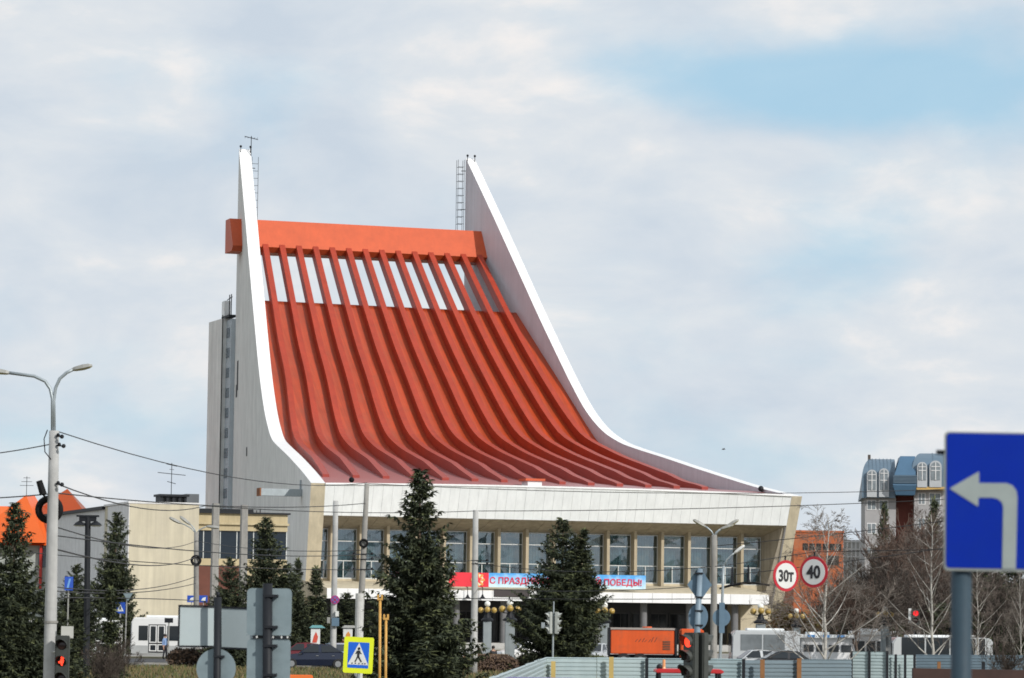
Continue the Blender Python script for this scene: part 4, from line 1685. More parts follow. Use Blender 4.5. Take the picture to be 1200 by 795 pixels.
# ================================================================== poles, lamps, signs
LAMPG = mat('lamp_grey', (.30, .30, .28), .5, .1, 3)
LAMPW = mat('lamp_pale', (.62, .62, .60), .4, .1, 3)
SIGNB = mat('sign_blue', (.012, .07, .42), .35, .05, 3, dirt=((.05, .10, .35), 5, .25))
SIGNW = mat('sign_white', (.68, .69, .67), .45, .05, 4)
SIGNR = mat('sign_red', (.48, .015, .03), .45, .06, 4)
SIGNK = mat('sign_black', (.015, .015, .018), .5, .05)
BACKM = mat('sign_back_metal', (.23, .29, .31), .45, .10, 3, .08, metal=.2, spec=.3, dirt=((.16, .21, .23), 4, .5), bscale=6)
BACKD = mat('blue_grey_back', (.12, .19, .26), .5, .12, 3, .05, spec=.3, dirt=((.10, .16, .22), 5, .5))
YEL = mat('gas_pipe_ochre', (.60, .33, .08), .6, .18, 3, dirt=((.25, .13, .05), 4, .5))
FLUO = mat('fluorescent_yellow', (.72, .80, .02), .45, .05, 3)
HOUS = mat('signal_housing', (.045, .05, .045), .5, .2, 4)
REDLIT = mat('red_lamp_lit', (.5, .02, .01), .4, .0, emit=((1, .05, .02), 2.2))
DARKL = mat('unlit_lens', (.03, .015, .015), .25, .2, 3)


def pole(b, p0, p1, r0, r1, k=12, mi=0):
    n = 6
    b.tube([Vector(p0).lerp(Vector(p1), i / n) for i in range(n + 1)], [lerp(r0, r1, i / n) for i in range(n + 1)], k, mi)


def signal_head(parent, x, y, z, n, lens_r, dz, yaw, lit=None, name='signal_head', lit_mat=None):
    """traffic signal housing with n lenses under visors; faces -y turned by yaw"""
    M = Matrix.Translation((x, y, z)) @ Matrix.Rotation(yaw, 4, 'Z')
    w = lens_r * 1.45
    d = lens_r * 1.3
    b = MB()
    b.box(-w, w, 0, d, -dz * n + dz / 2 - lens_r * .25, dz / 2 + lens_r * .25)
    b.xf(M)
    h = b.build(name, HOUS, parent, bevel=lens_r * .2)
    for k in range(n):
        zc = -k * dz
        on = lit is not None and k in lit
        b = MB()
        b.tube(((0, -.004, zc), (0, -lens_r * .12, zc)), (lens_r, lens_r * .85), 16)
        b.xf(M)
        b.build('lens', (lit_mat or REDLIT) if on else DARKL, h, smooth=True)
        b = MB()
        m = 14
        L = lens_r * 1.75
        for i in range(m):
            a0, a1 = math.pi * (-.18 + 1.36 * i / m), math.pi * (-.18 + 1.36 * (i + 1) / m)
            l0 = L * (.35 + .65 * max(0, math.sin(min(math.pi, max(0, a0)))))
            l1 = L * (.35 + .65 * max(0, math.sin(min(math.pi, max(0, a1)))))
            for r_, fl in ((lens_r * 1.18, 0), (lens_r * 1.10, 1)):
                q = [(r_ * math.cos(a0), -.002, zc + r_ * math.sin(a0)), (r_ * math.cos(a1), -.002, zc + r_ * math.sin(a1)), (r_ * math.cos(a1), -l1, zc + r_ * math.sin(a1)), (r_ * math.cos(a0), -l0, zc + r_ * math.sin(a0))]
                b.face(q if not fl else q[::-1])
        b.xf(M)
        b.build('visor', HOUS, h)
    return h


def arm_lamp(parent, pts, r, head_dir, L, m_arm, m_head, name='lamp_head', base=None):
    b = MB()
    b.tube(pts, r, 8)
    a = b.build('lamp_arm', m_arm, parent, smooth=True)
    e = Vector(pts[-1])
    d = Vector(head_dir).normalized()
    sd = d.cross(Vector((0, 0, 1))).normalized()
    up = sd.cross(d)
    b = MB()
    prof = [(-.06, .05, .05), (.12, .11, .08), (.55, .16, .10), (.85, .14, .08), (1.0, .05, .04)]
    rows = []
    for t, w, h in prof:
        c = e + d * (t * L)
        w, h = w * L * 1.5, h * L * 1.6
        rows.append([c - sd * w - up * h * .35, c - sd * w * .7 + up * h * .9, c + sd * w * .7 + up * h * .9, c + sd * w - up * h * .35, c - up * h])
    n0 = len(b.v)
    for rw in rows:
        b.v += [tuple(p) for p in rw]
    for i in range(len(rows) - 1):
        for j in range(5):
            jj = (j + 1) % 5
            b.f.append((n0 + i * 5 + j, n0 + i * 5 + jj, n0 + i * 5 + 5 + jj, n0 + i * 5 + 5 + j))
            b.m.append(1 if j >= 3 and m_head is LAMPG else 0)
    b.f += [tuple(range(5)), tuple(range(len(rows) * 5 - 1, len(rows) * 5 - 6, -1))]
    b.m += [0, 0]
    b.build(name, [m_head, mat('lamp_glass', (.50, .46, .30), .3, .05)], parent, smooth=False)


# --- tall concrete lamp post, left
Y = 90
bx = gx(57, Y)
lp = thing('lamp_post', 'tall concrete lamp post with two curved arms and a black cable coil at left', 'lamp post', (bx, Y, 0), 0)
tx = at(63.5, 505, Y)
dx, hz = tx.x - bx, tx.z
b = MB()
pole(b, (0, 0, -.05), (dx, 0, hz), .185, .135, 16)
b.build('post', POLEC, lp, smooth=True)
b = MB()
zc = zz(58, 729, Y)
b.tube(((dx * .2, 0, zc - .03), (dx * .2, 0, zc + .03)), .192, 16)
b.build('collar', POLED, lp)
pt = lambda u, v: (at(u, v, Y).x - bx, 0, at(u, v, Y).z)
arm_lamp(lp, [pt(63.5, 508), pt(63, 470), pt(65, 455), pt(70, 444), pt(78, 437), pt(86, 433)], .045, (1, 0, .22), .52, GALV, LAMPG)
arm_lamp(lp, [pt(61.5, 508), pt(61.5, 468), pt(59, 456), pt(53, 447), pt(40, 441), pt(10, 437)], .045, (-1, 0, .12), .52, GALV, LAMPG)
b = MB()
c = pt(56, 597)
b.torus((c[0], .28, c[2]), .29, .095, 'y', 24, 10)
b.build('cable_coil', BLACK, lp, smooth=True)
b = MB()
a0, a1 = pt(47, 564), pt(52, 580)
b.tube(((a0[0], -.2, a0[2]), (a1[0], -.2, a1[2])), (.085, .10), 10)
b.tube(((a1[0], -.2, a1[2]), pt(55, 586)), (.03, .03), 6)
b.build('cable_splice', BLACK, lp)
b = MB()
for v, du in ((511, 12), (522, 14), (567, 12)):
    p = pt(62, v)
    b.tube((p, (p[0] + du * mpp(Y), -.25, p[2] - .03)), .022, 6)
    b.ball((p[0] + du * mpp(Y), -.25, p[2] - .03), .06, 8, 5)
    b.ball((p[0] + du * .6 * mpp(Y), -.18, p[2] + .02), .05, 8, 5)
b.build('insulator_bracket', DARKM, lp)
b = MB()
p = pt(56, 515)
b.tube([(p[0], -.1, p[2] + .25), (p[0] - .08, -.14, p[2]), (p[0] - .05, -.14, p[2] - .35), (p[0] + .12, -.15, p[2] - .55)], .015, 5)
b.build('loose_cable', BLACK, lp)

ps = thing('pedestrian_signal', 'traffic signal with a red figure lit, on the foot of the tall lamp post', 'traffic light', (gx(70, Y - .5), Y - .5, 0))
pz = zz(70, 756, Y - .5)
signal_head(ps, 0, 0, pz, 3, .13, .44, R(-6), None)
b = MB()
z1 = pz - .44
b.ball((.03, -.03, z1 + .10), .05, 10, 6, sc=(1, .4, 1))
b.tube(((.03, -.03, z1 + .05), (0, -.03, z1 - .04)), (.045, .05), 8)
b.tube(((0, -.03, z1 + .01), (-.07, -.03, z1 - .03)), (.02, .03), 6)
b.tube(((0, -.03, z1 - .03), (.02, -.03, z1 - .11)), (.03, .02), 6)
b.build('red_figure', REDLIT, ps)
b = MB()
b.box(-.06, .26, .24, .34, pz + .18, pz + .50)
b.build('control_box', mat('pale_box', (.5, .5, .46), .6), ps)
b = MB()
b.tube(((0, .2, pz - .9), (0, .2, .0)), .04, 8)
b.build('post', mat('pale_box', (.5, .5, .46), .6), ps)
b = MB()
b.tube(((-.28, .35, pz - .2), (.1, .2, pz - .2)), .03, 6)
b.build('bracket', mat('pale_box', (.5, .5, .46), .6), ps)

# --- concrete poles in front of the theatre
def bare_pole(u0, v0, u1, Y, r0, r1, label, m=POLEC, extra=None, nm='concrete_pole', cat='pole'):
    x = gx(u1, Y)
    p = at(u0, v0, Y)
    o = thing(nm, label, cat, (x, Y, 0), 0, 'concrete poles on the square')
    b = MB()
    pole(b, (0, 0, -.05), (p.x - x, 0, p.z), r0, r1, 14)
    b.build('post', m, o, smooth=True)
    return o, p.x - x, p.z


def coil(o, u, v, Y, Rr, r):
    b = MB()
    x = at(u, v, Y).x - o.location.x
    z = at(u, v, Y).z
    b.torus((x, -.22, z), Rr, r, 'y', 22, 8)
    b.build('cable_coil', BLACK, o, smooth=True)


o, dx, hz = bare_pole(393.5, 587, 390, 205, .20, .16, 'grey concrete pole carrying a round purple-red sign, left of the leaning pole')
b = MB()
q = at(392.5, 703, 204.7)
b.tube(((q.x - o.location.x, -.30, q.z), (q.x - o.location.x, -.26, q.z)), .27, 20)
sg = b.build('round_plate', mat('purple_red_print', (.36, .05, .22), .5, .1, 3), o)
b = MB()
b.tube(((q.x - o.location.x, -.33, q.z), (q.x - o.location.x, -.305, q.z)), .18, 18)
b.build('plate_centre', mat('violet_print', (.13, .12, .38), .5, .1, 3), sg)
b = MB()
for sgn in (-1, 1):
    b.hexa([(q.x - o.location.x + a, y, q.z + c) for y, (a, c) in ()] or [(q.x - o.location.x - .14, -.345, q.z - sgn * .14 - .03), (q.x - o.location.x + .14, -.345, q.z + sgn * .14 - .03), (q.x - o.location.x + .14, -.335, q.z + sgn * .14 - .03), (q.x - o.location.x - .14, -.335, q.z - sgn * .14 - .03), (q.x - o.location.x - .14, -.345, q.z - sgn * .14 + .03), (q.x - o.location.x + .14, -.345, q.z + sgn * .14 + .03), (q.x - o.location.x + .14, -.335, q.z + sgn * .14 + .03), (q.x - o.location.x - .14, -.335, q.z - sgn * .14 + .03)])
b.build('cross_bar', SIGNR, sg)
for du, v, w, h, m in ((2, 729, .22, .5, BACKD), (4, 719.5, .1, .32, SIGNW), (-6, 727, .09, .36, LAMPG)):
    q = at(391 + du, v, 204.6)
    b = MB()
    b.box(q.x - o.location.x - w, q.x - o.location.x + w, -.42, -.2, q.z - h / 2, q.z + h / 2)
    b.build('junction_box', m, o)

o, dx, hz = bare_pole(430, 567, 418.5, 160, .19, .115, 'tall weathered concrete pole leaning right, with a black cable ring halfway up', POLED)
coil(o, 426.5, 637, 160, .17, .055)
b = MB()
for v in (650, 656, 668):
    q = at(425, v, 160)
    b.tube(((q.x - o.location.x - .5, -.15, q.z), (q.x - o.location.x + .55, -.15, q.z + .03)), .025, 5)
    for dx_ in (-.4, .45):
        b.ball((q.x - o.location.x + dx_, -.15, q.z + .05), .07, 8, 5)
b.build('cross_arm', DARKM, o)
b = MB()
q = at(420, 730, 159)
b.tube(((q.x - o.location.x, -.05, q.z - 3), (q.x - o.location.x, -.05, q.z + 1.4)), .205, 14)
b.build('whitewash_band', mat('whitewash', (.55, .55, .53), .9, .15, 2, dirt=((.3, .28, .26), 3, .6)), o)
o, dx, hz = bare_pole(557.5, 598, 555, 190, .22, .155, 'smooth grey concrete pole standing in front of the red end of the banner')
b = MB()
for v in (657, 661):
    q = at(556.5, v, 190)
    b.tube(((q.x - o.location.x - .2, -.15, q.z), (q.x - o.location.x + .75, -.2, q.z - .02)), .025, 5)
    b.ball((q.x - o.location.x + .7, -.2, q.z + .03), .08, 8, 5)
b.build('cross_arm', DARKM, o)


def street_lamp(u, vt, Y, r, heads, label, coil_v=None, m=POLED, armr=.04, L=.75, coilr=.3, head_m=LAMPG, u0=None, grp='street lamps on the square'):
    x = gx(u0 or u, Y)
    o = thing('street_lamp', label, 'street lamp', (x, Y, 0), 0, grp)
    p = at(u, vt, Y)
    b = MB()
    pole(b, (0, 0, -.05), (p.x - x, 0, p.z), r, r * .72, 12)
    b.build('post', m, o, smooth=True)
    for hu, hv, ang in heads:
        e = at(hu, hv, Y)
        ex = e.x - x
        s = 1 if hu > u else -1
        arm_lamp(o, [(p.x - x, 0, p.z - .1), (lerp(p.x - x, ex, .3), 0, lerp(p.z, e.z, .42)), (lerp(p.x - x, ex, .7), 0, lerp(p.z, e.z, .8)), (ex, 0, e.z)], armr, (s, 0, ang), L, GALV, head_m)
    if coil_v:
        coil(o, u, coil_v, Y, coilr, coilr * .32)
    return o


street_lamp(230, 624, 235, .22, ((211, 613, .5), (222, 614, .75), (243, 617, -.1)), 'old street lamp with two thin arms and a black coil, before the annexe windows', 657, L=.85)
street_lamp(837, 627, 150, .17, ((826, 617, .55), (845, 620, .35), (852, 617, .6)), 'concrete street lamp with a dark head on each side, before the right facade', None, POLED, L=.6, u0=836)
street_lamp(848, 662, 135, .07, ((861, 648, .75),), 'slim grey street lamp with one pale head angled up, right of the concrete lamp', None, GALV, .03, L=.5, head_m=LAMPW, u0=842)

# dark ornate twin lantern post, left
Y = 165
o = thing('lantern_post', 'dark ornate twin lantern post among the spruces right of the tall lamp post', 'lantern', (gx(101, Y), Y, 0))
p = at(103, 606, Y)
px = p.x - o.location.x
b = MB()
pole(b, (0, 0, -.05), (px, 0, p.z), .17, .14, 10)
b.box(px - .42, px + .42, -.1, .1, p.z - .22, p.z + .0)
b.box(px - .55, px + .55, -.14, .14, p.z, p.z + .09)
b.build('post', DARKM, o)
for s in (-1, 1):
    b = MB()
    b.tube(((px + s * .1, 0, p.z - .35), (px + s * .42, 0, p.z - .30)), .04, 6)
    b.tube(((px + s * .40, 0, p.z - .42), (px + s * .40, 0, p.z - .30), (px + s * .40, 0, p.z - .2)), (.32, .22, .06), 12)
    b.build('lantern', DARKM, o)
    b = MB()
    b.tube(((px + s * .40, 0, p.z - .47), (px + s * .40, 0, p.z - .42)), (.22, .29), 12)
    b.build('lantern_glass', LAMPW, o)

# triple globe lamps along the theatre front
GLW = mat('white_globe', (.80, .80, .74), .25, .05, 3)
GLY = mat('amber_globe', (.42, .28, .07), .25, .1, 3)
GRN = mat('grey_pedestal', (.25, .28, .29), .7, .12, 1.5, .1, streak=.15)


def globe_lamp(u, vtop, vneck, Y, label, k=1.0):
    o = thing('globe_lamp', label, 'globe lamp', (gx(u, Y), Y, 0), 0, 'triple globe lamps in front of the theatre')
    zt, zn = zz(u, vtop, Y), zz(u, vneck, Y)
    b = MB()
    b.box(-.42 * k, .42 * k, -.42 * k, .42 * k, 0, .35)
    b.box(-.33 * k, .33 * k, -.33 * k, .33 * k, .35, zn - .02)
    b.build('pedestal', GRN, o, bevel=.04)
    b = MB()
    b.tube(((0, 0, zn), (0, 0, zn + .12), (0, 0, zn + .25), (0, 0, zn + .7)), (.48 * k, .5 * k, .3 * k, .14 * k), 12)
    b.tube(((0, 0, zn + .6), (0, 0, zt - .4)), .05, 6)
    for a in (-1, 0, 1):
        b.tube(((0, 0, zn + .55), (a * .5 * k, -.35 * (a == 0), zn + .62)), .04, 6)
    b.build('bracket', DARKM, o)
    r = .23 * k
    zb = zn + .62 + r
    for a, m, z, y in ((-1, GLY, zb, 0), (1, GLY, zb, 0), (0, GLY, zb + .05, -.4)):
        b = MB()
        b.ball((a * .52 * k, y, z), r, 14, 9)
        b.build('globe', m, o, smooth=True)
    b = MB()
    b.ball((0, 0, zt - r), r, 14, 9)
    b.build('globe', GLW, o, smooth=True)


globe_lamp(570.5, 704.5, 728, 262, 'triple globe lamp just right of the smooth grey pole')
globe_lamp(597, 703, 728, 245, 'triple globe lamp with a thick grey pedestal, second right of the smooth pole', 1.1)
globe_lamp(708, 706, 730, 245, 'triple globe lamp between the broad spruce and the orange truck', 1.0)
globe_lamp(891, 707, 731, 235, 'triple globe lamp in front of the cream porch wall')
globe_lamp(933, 713, 735, 262, 'triple globe lamp half hidden by the birch below the 40 sign', .9)
globe_lamp(1037, 711, 733, 258, 'triple globe lamp before the dark bare trees', .95)

# --- advertising light boxes
for u, vb, Yx, lb in ((369, 755, 226, 'advertising light box with a teal cap and red print, left of two'), (407, 752, 240, 'advertising light box with a grey cap behind the leaning pole')):
    o = thing('advert_box', lb, 'advertising box', (gx(u, Yx), Yx, 0), R(8), 'advertising light boxes')
    w = 5.4 * mpp(Yx)
    zt, zb = zz(u, 736, Yx), zz(u, vb, Yx)
    b = MB()
    b.box(-w, w, -.12, .12, zb, zt)
    b.build('panel', SIGNW, o)
    b = MB()
    b.tube(((0, 0, 0), (0, 0, zb)), .1, 8)
    b.build('post', DARKM, o)
    b = MB()
    b.hexa(((-w - .12, -.25, zt), (w + .35, -.25, zt), (w + .35, .25, zt), (-w - .12, .25, zt), (-w + .1, -.1, zt + .18), (w + .1, -.1, zt + .18), (w + .1, .1, zt + .18), (-w + .1, .1, zt + .18)))
    b.build('cap', mat('teal_cap', (.10, .26, .27), .5) if u < 400 else LAMPG, o)
    b = MB()
    b.prism(((-w * .7, zb + .1), (w * .3, zb + .1), (w * .55, zb + .5), (w * .1, zt - .25), (-w * .35, zb + .55)), 'y', -.135, -.122)
    b.build('print', mat('red_print', (.55, .07, .04), .5, .2, 3) if u < 400 else mat('orange_print', (.60, .25, .06), .5, .2, 3), o)

# --- signs seen from behind, left
YS = 52
def sl(u, v, dY=0):
    return at(u, v, YS + dY)


def rrect(x0, x1, z0, z1, r, n=5):
    pts = []
    for cx, cz, a0 in ((x1 - r, z1 - r, 0), (x0 + r, z1 - r, 90), (x0 + r, z0 + r, 180), (x1 - r, z0 + r, 270)):
        for k in range(n + 1):
            a = R(a0 + 90 * k / n)
            pts.append((cx + r * math.cos(a), cz + r * math.sin(a)))
    return pts


ox = gx(313.5, YS)
o = thing('road_sign_post', 'backs of two square road signs, one above the other, on a dark post', 'road sign', (ox, YS, 0))
b = MB()
b.tube(((0, -.06, -.05), (sl(314, 684).x - ox, -.06, sl(314, 684).z)), .075, 12)
b.build('post', DARKM, o, smooth=True)
for (u0, u1, v0, v1) in ((288.5, 342, 690, 744.5), (288.5, 340.5, 749, 800)):
    a, c = sl(u0, v1), sl(u1, v0)
    b = MB()
    b.prism(rrect(a.x - ox, c.x - ox, a.z, c.z, .07), 'y', .03, .05)
    b.prism(rrect(a.x - ox, c.x - ox, a.z, c.z, .07)[:0] or rrect(a.x - ox + .0, c.x - ox - .0, a.z, a.z + .012, .004), 'y', .0, .028)
    pl = b.build('sign_plate', BACKM, o)
    for f in (.18, .84):
        z = lerp(a.z, c.z, f)
        b = MB()
        b.box(-.105, .105, -.15, .028, z - .02, z + .02)
        b.build('clamp', DARKM, pl)
b = MB()
zc = (sl(314, 744.5).z + sl(314, 749).z) / 2
b.box(sl(296, 747).x - ox, sl(340, 747).x - ox, -.005, .028, zc - .018, zc + .018)
b.build('bracket_rail', DARKM, o)
for u in (301, 320, 330, 337):
    b = MB()
    x = sl(u, 747).x - ox
    b.box(x - .012, x + .012, -.012, -.006, zc - .016, zc + .016)
    b.build('rail_clip', SIGNW, o)

ox2 = gx(253.5, YS + 4)
sl2 = lambda u, v: at(u, v, YS + 4)
o = thing('road_sign_post', 'pale folded sign board seen from behind above a round sign back, on a dark post', 'road sign', (ox2, YS + 4, 0))
b = MB()
b.tube(((0, -.05, -.05), (sl2(255.5, 700).x - ox2, -.05, sl2(255.5, 700).z)), .062, 12)
b.tube(((sl2(255.5, 700).x - ox2, -.05, sl2(255.5, 700).z), (sl2(256, 694).x - ox2, -.05, sl2(256, 694).z)), .03, 8)
b.build('post', DARKM, o, smooth=True)
for (u0, v00, v01, u1, v10, v11, d0, d1) in ((210, 711, 756.5, 251, 712, 757, -.02, .22), (258, 713, 758.5, 296, 714.5, 760, .22, -.02)):
    A, B_ = sl2(u0, v01), sl2(u1, v11)
    A2, B2 = sl2(u0, v00), sl2(u1, v10)
    b = MB()
    b.hexa(((A.x - ox2, .05 + d0, A.z), (B_.x - ox2, .05 + d1, B_.z), (B_.x - ox2, .07 + d1, B_.z), (A.x - ox2, .07 + d0, A.z), (A2.x - ox2, .05 + d0, A2.z), (B2.x - ox2, .05 + d1, B2.z), (B2.x - ox2, .07 + d1, B2.z), (A2.x - ox2, .07 + d0, A2.z)))
    pl = b.build('sign_plate', mat('pale_sign_back', (.38, .44, .45), .5, .08, 2.5, .05, spec=.3, dirt=((.29, .35, .37), 2.5, .5)), o)
    e = .022
    for z0, z1, xa, xb in (((A.z), (A2.z), A.x - ox2 - .028, A.x - ox2 + .001), ):
        b = MB()
        b.box(xa if u0 < 230 else B_.x - ox2, xb if u0 < 230 else B_.x - ox2 + .025, .02 + (d0 if u0 < 230 else d1), .10 + (d0 if u0 < 230 else d1), min(A.z, B_.z) - .02, max(A2.z, B2.z) + .03)
        b.build('frame_bar', DARKM, pl)
    for za, zb in ((A2.z, B2.z), (A.z - .032, B_.z - .032)):
        b = MB()
        b.hexa(((A.x - ox2, .03 + d0, za + .001), (B_.x - ox2, .03 + d1, zb + .001), (B_.x - ox2, .09 + d1, zb + .001), (A.x - ox2, .09 + d0, za + .001), (A.x - ox2, .03 + d0, za + .031), (B_.x - ox2, .03 + d1, zb + .031), (B_.x - ox2, .09 + d1, zb + .031), (A.x - ox2, .09 + d0, za + .031)))
        b.build('frame_bar', DARKM, pl)
b = MB()
c = sl2(253, 783.5)
b.tube(((c.x - ox2, .03, c.z), (c.x - ox2, .05, c.z)), 23 * mpp(YS + 4), 36)
pl = b.build('round_plate', BACKM, o)
for dz in (.2, -.2):
    b = MB()
    b.box(-.09, .09, -.12, .028, c.z + dz - .018, c.z + dz + .018)
    b.build('clamp', DARKM, pl)

# --- pedestrian crossing sign on fluorescent plate
YC = 97
o = thing('crossing_sign', 'pedestrian crossing sign on a bright yellow-green square, slightly tilted', 'road sign', (gx(419.5, YC), YC, 0))
c = at(420, 768, YC)
cx = c.x - o.location.x
k = mpp(YC)
b = MB()
b.tube(((0, .06, -.05), (cx, .06, c.z + 17 * k)), .05, 10)
b.build('post', GALV, o)
TIL = Matrix.Translation((cx, 0, c.z)) @ Matrix.Rotation(R(2.2), 4, 'Y')
def flat(name, poly, y0, y1, m, par):
    b = MB()
    b.prism(poly, 'y', y0, y1)
    b.xf(TIL)
    return b.build(name, m, par)
pl = flat('yellow_plate', rrect(-17.3 * k, 17.3 * k, -21 * k, 21 * k, 2.2 * k), -.005, .012, FLUO, o)
bl_ = flat('blue_field', rrect(-12.3 * k, 12.3 * k, -15 * k, 15 * k, .8 * k), -.010, -.0055, mat('crossing_blue', (.01, .12, .62), .35, .05, 3), pl)
flat('white_triangle', ((-12.0 * k, -11.2 * k), (12.0 * k, -11.2 * k), (.2 * k, 14.3 * k)), -.015, -.0105, SIGNW, bl_)


def figure(parent, mk, m, k, rows=None):
    P = {}
    mk('figure_head', [(.4 * k + 1.6 * k * math.cos(a * math.pi / 6), 7.6 * k + 1.7 * k * math.sin(a * math.pi / 6)) for a in range(12)])
    mk('figure_body', [(-1.6 * k, 5.4 * k), (1.6 * k, 5.6 * k), (2.4 * k, 3.4 * k), (3.9 * k, 1.8 * k), (3.2 * k, 1.0 * k), (1.5 * k, 2.4 * k), (1.2 * k, -1.2 * k), (2.4 * k, -3.6 * k), (4.6 * k, -7.6 * k), (3.2 * k, -8.2 * k), (.6 * k, -4.2 * k), (-.4 * k, -2.6 * k), (-1.3 * k, -5.0 * k), (-2.9 * k, -8.2 * k), (-4.3 * k, -7.6 * k), (-2.6 * k, -4.4 * k), (-1.5 * k, -1.2 * k), (-1.5 * k, 2.6 * k), (-2.7 * k, .9 * k), (-3.6 * k, 1.4 * k), (-2.6 * k, 3.9 * k)])
    for x in (-6.8, -2.9, 1.2, 5.3, 8.2):
        mk('stripe', [(x * k - 1.2 * k, -10.3 * k), (x * k + .6 * k, -10.3 * k), (x * k + 1.0 * k, -8.9 * k), (x * k - .6 * k, -8.9 * k)])


figure(bl_, lambda nm, poly: flat(nm, poly, -.022 if nm != 'stripe' else -.019, -.0155, SIGNK, bl_), SIGNK, k)

# two ochre pipes with forked heads
for u, vt, lb in ((445.5, 697, 'taller ochre gas pipe post with a forked head, beside the crossing sign'), (452.5, 720, 'shorter ochre gas pipe post with a forked head, right of the taller one')):
    Yp = 101 if u < 450 else 103
    o = thing('pipe_post', lb, 'pipe post', (gx(u - 1, Yp), Yp, 0), 0, 'ochre pipe posts beside the crossing sign')
    p = at(u, vt, Yp)
    px = p.x - o.location.x
    k2 = mpp(Yp)
    b = MB()
    b.tube(((0, 0, -.05), (px, 0, p.z - 5 * k2)), .042, 10)
    b.build('pipe', YEL, o, smooth=True)
    b = MB()
    b.box(px - 3.3 * k2, px + 3.3 * k2, -.05, .05, p.z - 6.6 * k2, p.z - 4.2 * k2)
    b.box(px - 3.3 * k2, px - 1.1 * k2, -.05, .05, p.z - 4.2 * k2, p.z)
    b.box(px + 1.1 * k2, px + 3.3 * k2, -.05, .05, p.z - 4.2 * k2, p.z)
    b.build('fork_head', YEL, o)

# --- blue turn sign, right
YT = 17.1
o = thing('turn_sign', 'big blue sign with a white left-turn arrow on a thick grey-blue pole', 'road sign', (gx(1127, YT), YT, 0))
ox = o.location.x
k = mpp(YT)
A, B_ = at(1106.5, 669, YT), at(1266, 508, YT)
def tl(u, v):
    p = at(u, v, YT)
    return (p.x - ox, p.z)
PT = mat('painted_pole', (.030, .055, .075), .6, spec=.3, var=.15, scale=6, bump=.1, dirt=((.028, .045, .06), 9, .6))
b = MB()
b.tube(((0, .075, -.05), (.002, .075, 1.5), (.005, .075, tl(1127, 520)[1])), .053, 24)
b.build('pole', PT, o, smooth=True)
cz = ((A.x + B_.x) / 2 - ox, (A.z + B_.z) / 2)
TRN = Matrix.Translation((cz[0], 0, cz[1])) @ Matrix.Rotation(R(.25), 4, 'Y')
hw, hh = (B_.x - A.x) / 2, (B_.z - A.z) / 2
def tflat(name, poly, y0, y1, m, par):
    b = MB()
    b.prism(poly, 'y', y0, y1)
    b.xf(TRN)
    return b.build(name, m, par)
pl = tflat('sign_plate', rrect(-hw, hw, -hh, hh, .022, 8), .0, .014, mat('pale_rim', (.26, .285, .27), .45, .05, 6), o)
bf = tflat('blue_field', rrect(-hw + .010, hw - .010, -hh + .014, hh - .008, .02, 8), -.004, -.0005, mat('turn_sign_blue', (.0015, .022, .30), .5, .06, 4, spec=.1, dirt=((.005, .03, .24), 7, .35)), pl)
ar = [tl(*q) for q in ((1112.5, 573), (1147, 553), (1147, 566.5), (1179, 566.5), (1186, 569), (1191, 575.5), (1192, 583), (1190.5, 667), (1174.5, 667), (1175.5, 594), (1173.5, 588.5), (1169, 585), (1163, 583.5), (1146.5, 583.5), (1146, 594))]
ar = [(x - cz[0], z - cz[1]) for x, z in ar]
tflat('arrow', ar, -.007, -.0045, mat('arrow_grey', (.28, .32, .31), .5, .08, 8), bf)
b = MB()
b.box(-.13, .0, .02, .05, tl(1110, 530)[1] - .012, tl(1110, 530)[1] + .012)
b.build('clamp_bar', DARKM, o)

# --- round limit signs on a span wire
YL = 76
for u, v, yaw, txt, lb, rx in ((921, 675, 32, '30т', 'round red-rimmed weight limit sign reading 30т', 0), (953.5, 670.5, -32, '40', 'round red-rimmed speed limit sign reading 40', 0)):
    c = at(u, v, YL)
    o = thing('limit_sign', lb, 'road sign', (c.x, YL, c.z), R(yaw), 'round limit signs hung over the road')
    k = mpp(YL)
    r = 18.2 * k
    b = MB()
    b.tube(((0, .0, 0), (0, .02, 0)), r, 40)
    pl = b.build('red_rim', SIGNR, o)
    b = MB()
    b.tube(((0, -.008, 0), (0, -.001, 0)), r * .815, 40)
    w = b.build('white_field', SIGNW, pl)
    me = text_mesh(txt, .40 if txt == '40' else .36, .003, bold=.012, sx=.86 if txt == '40' else .80)
    xs = [q.co.x for q in me.vertices]
    zs = [q.co.z for q in me.vertices]
    me.transform(Matrix.Translation((-(min(xs) + max(xs)) / 2, -.013, -(min(zs) + max(zs)) / 2)))
    me.materials.clear()
    me.materials.append(SIGNK)
    link('lettering', me, w)['kind'] = 'stuff'
    b = MB()
    b.tube(((0, .03, -r * .8), (0, .03, r * 1.30)), .018, 6)
    b.build('hanger', DARKM, o)

# --- right signal pole with rhombus, disc and two heads
YR = 90
ox = gx(814, YR)
o = thing('signal_pole', 'blue-grey pole with the backs of a diamond and a round sign', 'road sign', (ox, YR, 0))
def rl(u, v):
    p = at(u, v, YR)
    return p.x - ox, p.z
b = MB()
t = rl(820.5, 667)
b.tube(((0, 0, -.05), (rl(817, 740)[0], 0, rl(817, 740)[1]), (t[0], 0, t[1])), (.11, .085, .07), 12)
b.build('pole', mat('blue_grey_pole', (.20, .27, .33), .5, .15, 3, dirt=((.12, .15, .18), 4, .5)), o, smooth=True)
b = MB()
c = rl(820, 685.5)
hx, hz_ = 14.5 * mpp(YR), 20.5 * mpp(YR)
b.prism(((c[0], c[1] - hz_), (c[0] + hx, c[1]), (c[0], c[1] + hz_), (c[0] - hx, c[1])), 'y', .09, .11)
b.build('diamond_plate', BACKD, o)
b = MB()
c = rl(818.5, 723)
n = 32
